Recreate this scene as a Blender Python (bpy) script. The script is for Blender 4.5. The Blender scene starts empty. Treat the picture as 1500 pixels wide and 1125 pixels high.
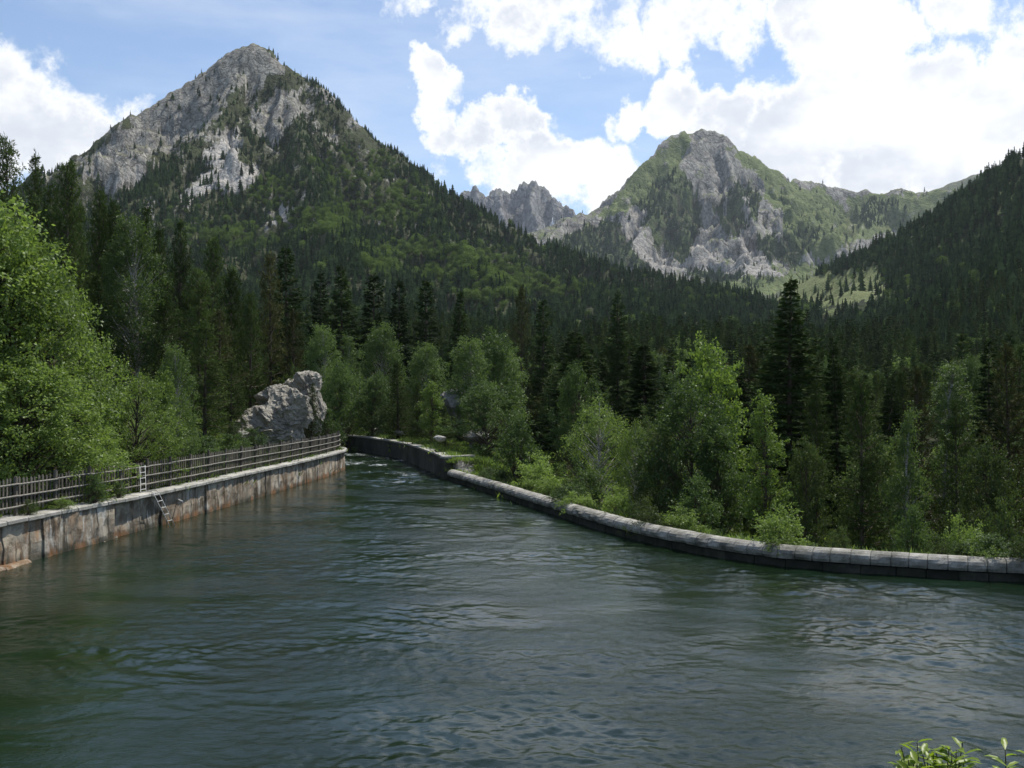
import bpy, math, random
import numpy as np
from mathutils import Vector, Matrix

R = math.radians
random.seed(7)
rng = np.random.default_rng(7)
scene = bpy.context.scene
COL = scene.collection

# ------------------------------------------------------------------ camera, sky, sun, exposure
F = 1560.0                       # focal length in pixels of the 1500 px wide photograph
HZ = 580.0                       # horizon row in the photograph
CZ = 5.0                         # eye height above the water
cam_d = bpy.data.cameras.new('camera')
cam = bpy.data.objects.new('camera', cam_d); COL.objects.link(cam)
cam_d.sensor_width = 36.0
cam_d.lens = 36.0 * F / 1500.0
cam_d.clip_start = 0.1; cam_d.clip_end = 30000
cam.location = (0, 0, CZ)
cam.rotation_euler = (R(90) + math.atan((HZ - 562.5) / F), 0, 0)
scene.camera = cam

SUN_AZ, SUN_EL = R(42), R(60)     # azimuth clockwise from the view direction (+Y)
sun_vec = Vector((math.sin(SUN_AZ) * math.cos(SUN_EL), math.cos(SUN_AZ) * math.cos(SUN_EL), math.sin(SUN_EL)))
sd = bpy.data.lights.new('sun', 'SUN'); sd.energy = 5.0; sd.angle = R(0.53); sd.color = (1.0, 0.955, 0.88)
so = bpy.data.objects.new('sun', sd); COL.objects.link(so)
so.rotation_euler = (-sun_vec).to_track_quat('-Z', 'Y').to_euler()

vs = scene.view_settings
vs.view_transform = 'Standard'; vs.look = 'None'; vs.exposure = 0.12; vs.gamma = 1.0; vs.use_curve_mapping = False
scene.cycles.use_denoising = True
scene.cycles.max_bounces = 6; scene.cycles.diffuse_bounces = 2; scene.cycles.glossy_bounces = 2
scene.cycles.transmission_bounces = 3; scene.cycles.volume_bounces = 0; scene.cycles.transparent_max_bounces = 4
scene.cycles.caustics_reflective = False; scene.cycles.caustics_refractive = False


class NT:
    """short hand for building node trees"""
    def __init__(s, tree): s.t = tree; s.n = tree.nodes; s.l = tree.links
    def node(s, typ, **kw):
        nd = s.n.new(typ)
        for k, v in kw.items(): setattr(nd, k, v)
        return nd
    def put(s, sock, v):
        if isinstance(v, bpy.types.NodeSocket): s.l.new(v, sock)
        elif v is not None:
            if isinstance(v, (tuple, list)) and len(v) == 3 and sock.type == 'RGBA': v = (*v, 1)
            sock.default_value = v
    def math(s, op, a, b=None, c=None, clamp=False):
        nd = s.node('ShaderNodeMath', operation=op, use_clamp=clamp)
        s.put(nd.inputs[0], a)
        if b is not None: s.put(nd.inputs[1], b)
        if c is not None: s.put(nd.inputs[2], c)
        return nd.outputs[0]
    def vmath(s, op, a, b=None, out=0):
        nd = s.node('ShaderNodeVectorMath', operation=op)
        s.put(nd.inputs[0], a)
        if b is not None:
            s.put(nd.inputs[3 if op == 'SCALE' else 1], b)
        return nd.outputs[out]
    def mix(s, f, a, b, typ='MIX'):
        nd = s.node('ShaderNodeMix', data_type='RGBA', blend_type=typ)
        s.put(nd.inputs[0], f); s.put(nd.inputs[6], a); s.put(nd.inputs[7], b)
        return nd.outputs[2]
    def ramp(s, v, lo, hi, a=0.0, b=1.0, smooth=True):
        nd = s.node('ShaderNodeMapRange', interpolation_type='SMOOTHSTEP' if smooth else 'LINEAR')
        s.put(nd.inputs[0], v); s.put(nd.inputs[1], lo); s.put(nd.inputs[2], hi); s.put(nd.inputs[3], a); s.put(nd.inputs[4], b)
        return nd.outputs[0]
    def noise(s, vec, scale, detail=4, rough=0.55, dist=0.0, out=0):
        nd = s.node('ShaderNodeTexNoise')
        if vec is not None: s.put(nd.inputs['Vector'], vec)
        nd.inputs['Scale'].default_value = scale; nd.inputs['Detail'].default_value = detail
        nd.inputs['Roughness'].default_value = rough; nd.inputs['Distortion'].default_value = dist
        return nd.outputs[out]
    def mapping(s, vec, scale=(1, 1, 1), loc=(0, 0, 0), rot=(0, 0, 0)):
        nd = s.node('ShaderNodeMapping'); s.put(nd.inputs[0], vec)
        nd.inputs['Location'].default_value = loc; nd.inputs['Rotation'].default_value = rot; nd.inputs['Scale'].default_value = scale
        return nd.outputs[0]


def pxdir(px, py):
    v = Vector(((px - 750) / F, 1.0, (HZ - py) / F)); return v.normalized()


world = bpy.data.worlds.new('World'); scene.world = world; world.use_nodes = True
t = NT(world.node_tree); t.n.clear()
geo = t.node('ShaderNodeTexCoord').outputs['Generated']
sky = t.node('ShaderNodeTexSky', sky_type='NISHITA'); sky.sun_disc = False
sky.sun_elevation = SUN_EL; sky.sun_rotation = SUN_AZ; sky.altitude = 1400; sky.air_density = 1.0; sky.dust_density = 0.25; sky.ozone_density = 1.6
SKY_STRENGTH = 0.15
# clouds: noise field pushed up and down by broad soft spots in the directions where the clouds hang
d0 = t.vmath('NORMALIZE', geo)
warp = t.vmath('SUBTRACT', t.noise(d0, 8.0, 7, 0.62, out=1), (0.5, 0.5, 0.5))
dw = t.vmath('NORMALIZE', t.vmath('ADD', d0, t.vmath('SCALE', warp, 0.14)))
blobs = [  # px, py, radius px, weight
    (55, 160, 120, 1.2), (125, 195, 75, 1.0), (-90, 150, 170, 1.2), (215, 135, 36, .62), (110, 85, 36, .5),
    (640, 118, 50, 1.1), (648, 178, 56, 1.1), (614, 150, 40, 1.0), (684, 128, 40, .95), (622, 98, 34, .85), (710, 190, 46, 1.0), (762, 185, 42, 1.0), (650, 235, 32, .6),
    (800, 248, 70, 1.1), (885, 262, 75, 1.1), (730, 238, 34, .7), (750, 290, 60, .9),
    (590, -10, 50, .55), (700, -5, 65, .7), (800, 5, 85, .85), (890, 15, 90, .9), (860, 105, 24, .5),
    (912, 166, 36, .85), (884, 178, 28, .8), (936, 160, 22, .7), (985, 130, 58, 1.1), (1060, 160, 70, 1.2), (1150, 205, 95, 1.3), (1290, 215, 110, 1.3), (1430, 215, 120, 1.3),
    (1090, 22, 75, .9), (1210, 50, 75, 1.15), (1290, 70, 80, 1.2), (1330, 150, 70, 1.1), (1470, 120, 75, 1.1), (1420, 20, 75, .9), (1560, 120, 150, 1.0),
    (1000, 25, 60, .8), (1240, 130, 80, 1.2)]
acc = None
for (bx, by, br, bw) in blobs:
    c = pxdir(bx, by); ang = br / F
    dist = t.vmath('DISTANCE', dw, tuple(c), out=1)
    v = t.ramp(dist, 0.35 * ang, 1.3 * ang, bw, 0.0)
    acc = v if acc is None else t.math('MAXIMUM', acc, v)
# outside the photographed part of the sky: the same broken cumulus
seen = t.ramp(t.vmath('DISTANCE', d0, tuple(pxdir(750, 300)), out=1), 0.56, 0.85, 1.0, 0.0)
wide = t.ramp(t.noise(t.mapping(d0, (1, 1, 1.8)), 2.6, 4, 0.55), 0.60, 0.76)
field = t.math('ADD', t.math('MULTIPLY', acc, seen), t.math('MULTIPLY', wide, t.math('SUBTRACT', 1.0, seen)))
fine = t.noise(d0, 20.0, 10, 0.66)
dens = t.math('ADD', field, t.math('MULTIPLY', t.math('SUBTRACT', fine, 0.5), 2.2))
cover = t.ramp(dens, 0.36, 0.92)
veil = t.math('MULTIPLY', t.ramp(t.noise(t.mapping(d0, (1.0, 1.0, 4.5), rot=(0, R(12), 0)), 3.4, 6, 0.62), 0.34, 0.78), 0.30)
cover = t.math('MAXIMUM', cover, veil)
shade = t.noise(t.mapping(d0, (1, 1, 1.6)), 7.0, 5, 0.55)
greyish = t.math('MULTIPLY', t.ramp(shade, 0.38, 0.60), t.ramp(dens, 0.70, 1.2))
ccol = t.mix(greyish, (1.12, 1.12, 1.11), (0.74, 0.775, 0.85))
skyc = t.mix(1.0, sky.outputs[0], (SKY_STRENGTH,) * 3, 'MULTIPLY')
skyc = t.mix(1.0, skyc, (1.0, 1.0, 1.0), 'MULTIPLY')
col = t.mix(cover, skyc, ccol)
bg = t.node('ShaderNodeBackground'); t.put(bg.inputs[0], col); bg.inputs[1].default_value = 1.0
t.l.new(bg.outputs[0], t.node('ShaderNodeOutputWorld').inputs[0])

# ------------------------------------------------------------------ helpers

def tag(o, label=None, cat=None, group=None, kind=None):
    if label: o['label'] = label
    if cat: o['category'] = cat
    if group: o['group'] = group
    if kind: o['kind'] = kind
    return o

def link(name, data, parent=None, loc=None):
    o = bpy.data.objects.new(name, data); COL.objects.link(o)
    if parent is not None: o.parent = parent
    if loc is not None: o.location = loc
    return o

def mesh_np(name, V, faces, mat=None, smooth=False):
    """faces: (n,3) or (n,4) array, or list of such arrays"""
    V = np.asarray(V, np.float32)
    fl = faces if isinstance(faces, list) else [faces]
    fl = [np.asarray(f, np.int32) for f in fl if len(f)]
    me = bpy.data.meshes.new(name)
    me.vertices.add(len(V)); me.vertices.foreach_set('co', V.ravel())
    loops = np.concatenate([f.ravel() for f in fl]); sizes = np.concatenate([np.full(len(f), f.shape[1], np.int32) for f in fl])
    starts = np.concatenate([[0], np.cumsum(sizes)[:-1]]).astype(np.int32)
    me.loops.add(len(loops)); me.loops.foreach_set('vertex_index', loops)
    me.polygons.add(len(sizes)); me.polygons.foreach_set('loop_start', starts); me.polygons.foreach_set('loop_total', sizes)
    me.polygons.foreach_set('use_smooth', np.full(len(sizes), smooth, bool))
    me.update(calc_edges=True)
    if mat: me.materials.append(mat)
    return me

def fattr(me, name, vals):
    a = me.attributes.new(name, 'FLOAT', 'POINT'); a.data.foreach_set('value', np.asarray(vals, np.float32))

# ---- numpy gradient noise
_perm = np.random.default_rng(3).permutation(4096).astype(np.int64)
_ga = np.random.default_rng(4).uniform(0, 2 * np.pi, 4096)
_gx, _gy = np.cos(_ga), np.sin(_ga)
def pnoise(x, y, seed=0):
    x = np.asarray(x, float) + seed * 17.31; y = np.asarray(y, float) - seed * 9.77
    xi = np.floor(x).astype(np.int64); yi = np.floor(y).astype(np.int64); xf = x - xi; yf = y - yi
    def g(ix, iy, fx, fy):
        h = _perm[(ix + _perm[iy & 4095]) & 4095]; return _gx[h] * fx + _gy[h] * fy
    u = xf * xf * xf * (xf * (xf * 6 - 15) + 10); v = yf * yf * yf * (yf * (yf * 6 - 15) + 10)
    a = g(xi, yi, xf, yf); b = g(xi + 1, yi, xf - 1, yf); c = g(xi, yi + 1, xf, yf - 1); d = g(xi + 1, yi + 1, xf - 1, yf - 1)
    return ((a + u * (b - a)) + v * ((c + u * (d - c)) - (a + u * (b - a)))) * 1.5
def fbm(x, y, oct=4, seed=0, gain=0.5):
    s = 0; a = 1; f = 1
    for i in range(oct):
        s = s + a * pnoise(x * f, y * f, seed + i * 3); a *= gain; f *= 2.03
    return s
def ridged(x, y, oct=4, seed=0, gain=0.5):
    s = 0; a = 1; f = 1
    for i in range(oct):
        s = s + a * (1 - 2 * np.abs(pnoise(x * f, y * f, seed + i * 3))); a *= gain; f *= 2.07
    return s

def sstep(a, b, x):
    t_ = np.clip((x - a) / (b - a), 0, 1); return t_ * t_ * (3 - 2 * t_)

def inpoly(px, py, poly):
    ins = np.zeros(np.shape(px), bool); n = len(poly)
    for i in range(n):
        x1, y1 = poly[i]; x2, y2 = poly[(i + 1) % n]
        if y1 == y2: continue
        c = ((y1 > py) != (y2 > py)) & (px < (x2 - x1) * (py - y1) / (y2 - y1) + x1)
        ins ^= c
    return ins

def seg_dist(X, Y, pts):
    best = np.full(np.shape(X), 1e9)
    for (x1, y1), (x2, y2) in zip(pts[:-1], pts[1:]):
        dx, dy = x2 - x1, y2 - y1; L2 = dx * dx + dy * dy + 1e-9
        tt = np.clip(((X - x1) * dx + (Y - y1) * dy) / L2, 0, 1)
        best = np.minimum(best, np.hypot(X - x1 - tt * dx, Y - y1 - tt * dy))
    return best

def P(px, py, d):
    return ((px - 750) / F * d, d, CZ - (py - HZ) / F * d)
def topix(X, Y, Z):
    Y = np.maximum(Y, 0.1); return 750 + F * X / Y, HZ - (Z - CZ) / Y * F

# ------------------------------------------------------------------ the channel's plan
def catmull(pts, step):
    pts = np.array(pts, float); out = []
    p = np.vstack([2 * pts[0] - pts[1], pts, 2 * pts[-1] - pts[-2]])
    for i in range(1, len(p) - 2):
        n = max(2, int(np.linalg.norm(p[i + 1] - p[i]) / 0.05))
        for k in range(n):
            t_ = k / n
            out.append(0.5 * ((2 * p[i]) + (-p[i - 1] + p[i + 1]) * t_ + (2 * p[i - 1] - 5 * p[i] + 4 * p[i + 1] - p[i + 2]) * t_ ** 2 + (-p[i - 1] + 3 * p[i] - 3 * p[i + 1] + p[i + 2]) * t_ ** 3))
    out.append(p[-2]); out = np.array(out)
    s = np.concatenate([[0], np.cumsum(np.linalg.norm(np.diff(out, axis=0), axis=1))])
    n = max(1, round(s[-1] / step)); ss = np.linspace(0, s[-1], n + 1)
    return np.stack([np.interp(ss, s, out[:, 0]), np.interp(ss, s, out[:, 1])], 1)

LW = [(-15.6, 4), (-15.35, 20), (-14.8, 30.6), (-14.15, 35.8), (-13.6, 39.9), (-12.75, 49.2), (-11.75, 61.6), (-11.35, 69.5), (-11.5, 73.6), (-12.8, 77.2), (-16, 80), (-24, 83), (-38, 86)]
RW = [(34, 29.2), (24, 28.3), (18, 28.2), (13.7, 28.5), (10.5, 29.7), (7.5, 31.5), (5.5, 34.4), (3.75, 38.3), (1.5, 45.6), (-1.1, 54.5), (-3.75, 63.2)]
FW = [(-4.1, 64.2), (-5.6, 71), (-7.7, 80), (-11.0, 90), (-15.6, 99), (-24, 104), (-38, 107)]
LWs = catmull(LW, 0.5); RWs = catmull(RW, 0.5); FWs = catmull(FW, 0.5)
RIGHT = np.vstack([RWs, FWs])
BANK_Y = 4.2
chan = [tuple(p) for p in LWs] + [tuple(p) for p in RIGHT[::-1]] + [(36, BANK_Y), (-15.7, BANK_Y)]
LW_l = [tuple(p) for p in LWs[::3]] + [tuple(LWs[-1])]
RT_l = [tuple(p) for p in RIGHT[::2]] + [tuple(RIGHT[-1])]
BK_l = [(-15.6, BANK_Y), (36, BANK_Y)]

def ground_h(X, Y):
    X = np.asarray(X, float); Y = np.asarray(Y, float)
    dl = seg_dist(X, Y, LW_l); dr = seg_dist(X, Y, RT_l); db = seg_dist(X, Y, BK_l)
    ins = inpoly(X, Y, chan)
    n1 = fbm(X / 9, Y / 9, 4, 1); n2 = fbm(X / 60, Y / 60, 4, 2)
    hill = 0.60 * np.maximum(0, dl - 3.5) * (1 - 0.72 * sstep(80, 150, Y)) * (1 - 0.6 * sstep(26, 8, Y))
    hill = 75 * (1 - np.exp(-hill / 75))
    zl = 1.22 + hill + np.minimum(1, np.maximum(dl - 2, 0) / 5) * (0.6 * n1 + 2.0 * n2)
    bank = 0.30 + 0.92 * sstep(62.5, 64.2, Y)
    zr = bank - 12.5 * (1 - np.exp(-np.maximum(0, dr - 1.5) / 55)) + np.minimum(1, np.maximum(dr - 1, 0) / 5) * (0.45 * n1 + 1.5 * n2)
    zb = 3.25 + 0 * X
    wl, wr, wb = 1 / (dl + .05) ** 8, 1 / (dr + .05) ** 8, 1 / (db + .05) ** 8 * np.exp(-db / 4)
    z = (zl * wl + zr * wr + zb * wb) / (wl + wr + wb)
    far = -13 + 0.125 * np.clip(Y - 350, 0, 2100) + 6 * n2
    z = z + (far - z) * sstep(160, 320, np.hypot(X * 0.8, Y))
    dmin = np.minimum(np.minimum(dl, dr), db)
    bed = -2.2
    z = np.where(ins, bed, bed + (z - bed) * sstep(0.15, 0.50, dmin))
    return z

# ------------------------------------------------------------------ mountains: height from ridge lines
def ridge_field(X, Y, ridges, L, z0, w=14.0, warp=50.0, seed=0):
    def ev(X, Y):
        best = np.full(np.shape(X), -1e9); ds = np.full(np.shape(X), 1e9)
        for ridge in ridges:
            k = 1.0
            if isinstance(ridge, tuple): k, ridge = ridge
            for a, b in zip(ridge[:-1], ridge[1:]):
                dx, dy = b[0] - a[0], b[1] - a[1]; L2 = dx * dx + dy * dy + 1e-9
                tt = np.clip(((X - a[0]) * dx + (Y - a[1]) * dy) / L2, 0, 1)
                s = np.hypot(X - a[0] - tt * dx, Y - a[1] - tt * dy)
                zr = a[2] + tt * (b[2] - a[2])
                se = np.sqrt(s * s + w * w) - w
                v = (zr + z0) * (.6 * np.exp(-se / (L * .62 * k)) + .4 * np.exp(-se / (L * 1.7 * k))) - z0
                ds = np.where(v > best, s, ds); best = np.maximum(best, v)
        return best, ds
    b0, s0 = ev(X, Y)
    a = warp * np.clip(s0 / 200, 0, 1)
    Xw = X + a * fbm(X / 170, Y / 170, 3, seed + 11); Yw = Y + a * fbm(X / 170, Y / 170, 3, seed + 31)
    b1, s1 = ev(Xw, Yw)
    return np.minimum(b1, b0 + 4), np.minimum(s0, s1 + 1e-3)

def RP(lst): return [P(*q) for q in lst]

left_ridges = [RP([(-420, 420, 900), (-150, 330, 1050), (40, 275, 1150), (120, 243, 1210), (150, 218, 1230), (178, 205, 1240), (196, 168, 1250), (262, 128, 1280), (300, 104, 1290), (340, 74, 1300), (370, 64, 1300), (385, 68, 1300), (415, 95, 1290), (455, 112, 1285), (500, 152, 1270), (560, 205, 1250), (590, 232, 1240), (598, 250, 1235), (640, 268, 1220), (690, 292, 1200), (745, 322, 1180), (800, 352, 1150), (900, 388, 1100), (1000, 408, 1050), (1080, 425, 1000), (1160, 470, 950)]),
               (0.55, RP([(375, 66, 1300), (330, 150, 1200), (250, 235, 1090), (190, 300, 960)])),
               (0.5, RP([(415, 100, 1290), (440, 200, 1150), (470, 300, 950), (520, 390, 720)])),
               (0.4, RP([(590, 240, 1240), (640, 330, 1020), (720, 420, 760)])),
               (0.5, RP([(340, 76, 1300), (275, 190, 1200), (215, 250, 1140)]))]
right_ridges = [RP([(2200, -60, 620), (1800, 60, 800), (1600, 165, 880), (1500, 222, 930), (1470, 245, 960), (1440, 268, 990), (1390, 300, 1030), (1340, 330, 1070), (1290, 350, 1110), (1230, 378, 1160), (1190, 395, 1200), (1150, 425, 1230), (1110, 450, 1260)]),
                (0.8, RP([(1620, 160, 880), (1590, 300, 640), (1560, 450, 440)])),
                (0.6, RP([(1340, 330, 1070), (1370, 430, 760), (1330, 480, 560)]))]
right_ridges = [tuple([k_, [(x_, y_, z_ - 14 * y_ / F) for x_, y_, z_ in r_]]) for k_, r_ in [(q_ if isinstance(q_, tuple) else (1.0, q_)) for q_ in right_ridges]]
left_ridges[0] = [(x_, y_, z_ - (8 * y_ / F if x_ / y_ * F + 750 > 425 else 0)) for x_, y_, z_ in left_ridges[0]]
mid_ridges = [RP([(740, 350, 2700), (790, 334, 2800), (832, 318, 2850), (862, 312, 2900), (893, 298, 2950), (915, 270, 3000), (940, 244, 3050), (975, 204, 3130), (998, 192, 3160), (1015, 196, 3180), (1028, 189, 3190), (1042, 187, 3200), (1058, 193, 3200), (1070, 208, 3210), (1105, 230, 3250), (1130, 245, 3300), (1157, 262, 3400), (1175, 262, 3450), (1230, 276, 3550), (1280, 279, 3550), (1330, 276, 3500), (1400, 279, 3400), (1460, 300, 3300), (1600, 320, 3200)]),
              (0.55, RP([(1042, 190, 3190), (1000, 235, 3040), (972, 285, 2900), (945, 335, 2740), (915, 372, 2600)])),
              (0.55, RP([(1058, 196, 3190), (1075, 260, 3010), (1100, 310, 2850), (1120, 360, 2680)])),
              (0.5, RP([(1157, 265, 3390), (1175, 300, 3150), (1150, 350, 2850), (1190, 380, 2650)])),
              (0.5, RP([(1280, 281, 3540), (1270, 320, 3200), (1250, 360, 2800)])),
              (0.5, RP([(832, 320, 2840), (800, 350, 2650)]))]
dist_ridges = [RP([(600, 330, 4800), (660, 300, 4900), (682, 284, 5000), (700, 279, 5000), (712, 283, 5000), (730, 276, 5000), (748, 281, 5000), (762, 272, 5000), (775, 268, 5000), (786, 265, 5000), (796, 273, 4980), (806, 284, 4950), (815, 296, 4930), (835, 308, 4900), (870, 330, 4850)]),
               (0.5, RP([(786, 268, 4990), (775, 300, 4700), (790, 330, 4500)])), (0.5, RP([(730, 280, 4990), (735, 310, 4700)]))]
far_ridges = [RP([(1320, 300, 5000), (1375, 276, 5000), (1400, 266, 5000), (1430, 255, 5000), (1460, 247, 5000), (1520, 232, 5000), (1650, 215, 5000)])]

def left_h(X, Y):
    b, s = ridge_field(X, Y, left_ridges, 420, 38, 10, 60, 0)
    k = np.clip(s / 130, 0.0, 1); rk = np.clip((b + 20) / 250, 0, 1)
    z = b + k * rk * (34 * (ridged(X / 190, Y / 190, 5, 5, .55) - 1.3)) + rk * (0.25 + .75 * k) * 8 * (ridged(X / 38, Y / 38, 3, 9) - .9)
    z = z + rk * 2.2 * fbm(X / 9, Y / 9, 3, 13)
    return z
def right_h(X, Y):
    b, s = ridge_field(X, Y, right_ridges, 250, 40, 25, 50, 4)
    k = np.clip(s / 150, 0, 1); rk = np.clip((b + 20) / 200, 0, 1)
    return b + k * rk * 12 * ridged(X / 170, Y / 170, 3, 21) + 1.5 * rk * fbm(X / 20, Y / 20, 3, 23)
def mid_h(X, Y):
    b, s = ridge_field(X, Y, mid_ridges, 640, -60, 5, 90, 8)
    k = np.clip(s / 260, 0, 1); rk = np.clip((b - 150) / 350, 0, 1)
    return b + k * k * rk * 105 * (ridged(X / 330, Y / 330, 5, 33, .5) - 1.25) + rk * (.35 + .65 * np.clip(s / 120, 0, 1)) * 30 * (ridged(X / 90, Y / 90, 4, 35) - 1.0)
def dist_h(X, Y):
    b, s = ridge_field(X, Y, dist_ridges, 700, 0, 10, 90, 12)
    k = np.clip(s / 200, 0, 1)
    return b + k * 60 * (ridged(X / 260, Y / 260, 4, 43) - 1.2) + (.5 + .5 * k) * 40 * (ridged(X / 85, Y / 85, 4, 45, .6) - 1.0) + 16 * fbm(X / 30, Y / 30, 3, 49)
def far_h(X, Y):
    b, s = ridge_field(X, Y, far_ridges, 1500, 0, 40, 90, 14)
    return b + np.clip(s / 300, 0, 1) * 40 * ridged(X / 400, Y / 400, 4, 53)

def sector(px0, px1, ncol, r0, r1, nrow, hf, rpow=1.0):
    az = np.arctan((np.linspace(px0, px1, ncol) - 750) / F)
    rr = r0 * (r1 / r0) ** (np.linspace(0, 1, nrow) ** rpow)
    A, Rr = np.meshgrid(az, rr)
    X = Rr * np.sin(A); Y = Rr * np.cos(A)
    # measured along the view axis so that the ridge rows fall on real distances
    Z = hf(X, Y)
    idx = np.arange(ncol * nrow).reshape(nrow, ncol)
    q = np.stack([idx[:-1, :-1], idx[:-1, 1:], idx[1:, 1:], idx[1:, :-1]], -1).reshape(-1, 4)
    return np.stack([X, Y, Z], -1).reshape(-1, 3), q

# ------------------------------------------------------------------ where bare rock, scree, grass and woods lie (each a place on the slopes)
LEFT_ROCK = [[(110, 245), (150, 212), (180, 180), (200, 150), (265, 110), (300, 92), (345, 60), (375, 55), (405, 80), (412, 100), (345, 130), (320, 165), (300, 185), (255, 215), (215, 232), (180, 262), (150, 262)],
             [(262, 300), (285, 262), (305, 215), (325, 195), (352, 188), (345, 225), (372, 245), (378, 268), (340, 280), (318, 270), (296, 292), (270, 306)],
             [(372, 160), (400, 135), (438, 128), (455, 160), (425, 190), (395, 200), (370, 190)],
             [(388, 322), (402, 310), (440, 296), (446, 300), (425, 316), (398, 328)],
             [(150, 268), (215, 235), (228, 240), (205, 262), (165, 280)],
             [(470, 190), (492, 186), (498, 205), (480, 212)]]
LEFT_BRIGHT = [(285, 352, 30, 14), (345, 352, 60, 22), (600, 372, 70, 16), (700, 385, 70, 18), (660, 378, 60, 12), (520, 250, 60, 40), (640, 405, 50, 12), (720, 440, 60, 14), (820, 430, 50, 12), (560, 400, 40, 14), (430, 330, 40, 14), (560, 300, 80, 40), (790, 425, 60, 14), (470, 330, 60, 25), (400, 285, 40, 25), (740, 410, 60, 16)]
MID_WOOD = [[(860, 330), (905, 318), (915, 345), (935, 372), (960, 395), (900, 400), (790, 360)],
            [(935, 300), (962, 262), (985, 250), (1010, 262), (1030, 300), (1030, 345), (1000, 385), (972, 372), (950, 340)],
            [(1045, 300), (1075, 285), (1095, 330), (1085, 350), (1060, 335)],
            [(1100, 358), (1130, 345), (1165, 332), (1200, 340), (1195, 362), (1160, 388), (1125, 385)],
            [(1250, 300), (1290, 290), (1335, 305), (1330, 325), (1270, 335)],
            [(1000, 398), (1100, 400), (1140, 412), (1040, 420)],
            [(1060, 285), (1085, 268), (1120, 290), (1100, 330), (1080, 310)]]
MID_GRASS = [[(985, 200), (1015, 196), (1000, 240), (960, 290), (920, 315), (880, 318), (930, 250)],
             [(1065, 205), (1160, 262), (1230, 290), (1250, 350), (1200, 385), (1150, 330), (1120, 270), (1085, 235)],
             [(1240, 285), (1400, 280), (1440, 262), (1460, 300), (1380, 330), (1300, 345), (1240, 350)],
             [(1060, 425), (1110, 395), (1180, 390), (1300, 380), (1320, 430), (1200, 470), (1080, 450)]]
MID_SCREE = [[(905, 320), (935, 300), (948, 305), (938, 340), (960, 370), (1000, 392), (975, 398), (935, 375), (918, 350)],
             [(1030, 290), (1040, 290), (1040, 350), (1060, 395), (1000, 395), (1022, 350)],
             [(1090, 285), (1102, 285), (1100, 350), (1135, 395), (1150, 405), (1060, 405), (1085, 370)]]
MEADOW = [(1074, 438), (1090, 424), (1130, 410), (1160, 404), (1195, 398), (1240, 396), (1292, 398), (1298, 420), (1280, 440), (1215, 452), (1150, 452), (1110, 452)]

def mask(px, py, polys, jit=8.0, seed=0, X=None, Y=None):
    jx = jit * fbm(px / 22.0, py / 22.0, 3, 70 + seed); jy = jit * fbm(px / 22.0, py / 22.0, 3, 90 + seed)
    m = np.zeros(np.shape(px), bool)
    for p in polys: m |= inpoly(px + jx, py + jy, p)
    return m
def blobmask(px, py, blobs):
    m = np.zeros(np.shape(px))
    for (bx, by, rx, ry) in blobs: m = np.maximum(m, 1 - sstep(0.5, 1.2, np.hypot((px - bx) / rx, (py - by) / ry)))
    return m

# ------------------------------------------------------------------ materials
def newmat(name):
    m = bpy.data.materials.new(name); m.use_nodes = True; t = NT(m.node_tree); t.n.clear()
    out = t.node('ShaderNodeOutputMaterial'); return m, t, out
def principled(t, col, rough=0.8, normal=None, spec=0.3, **kw):
    p = t.node('ShaderNodeBsdfPrincipled'); t.put(p.inputs['Base Color'], col); t.put(p.inputs['Roughness'], rough)
    t.put(p.inputs['Specular IOR Level'], spec)
    if normal is not None: t.put(p.inputs['Normal'], normal)
    for k, v in kw.items(): t.put(p.inputs[k], v)
    return p.outputs[0]
def bump(t, h, strength, dist, prev=None):
    b = t.node('ShaderNodeBump'); b.inputs['Strength'].default_value = strength; b.inputs['Distance'].default_value = dist
    t.put(b.inputs['Height'], h)
    if prev is not None: t.put(b.inputs['Normal'], prev)
    return b.outputs[0]
def pos(t): return t.node('ShaderNodeNewGeometry').outputs['Position']

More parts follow.
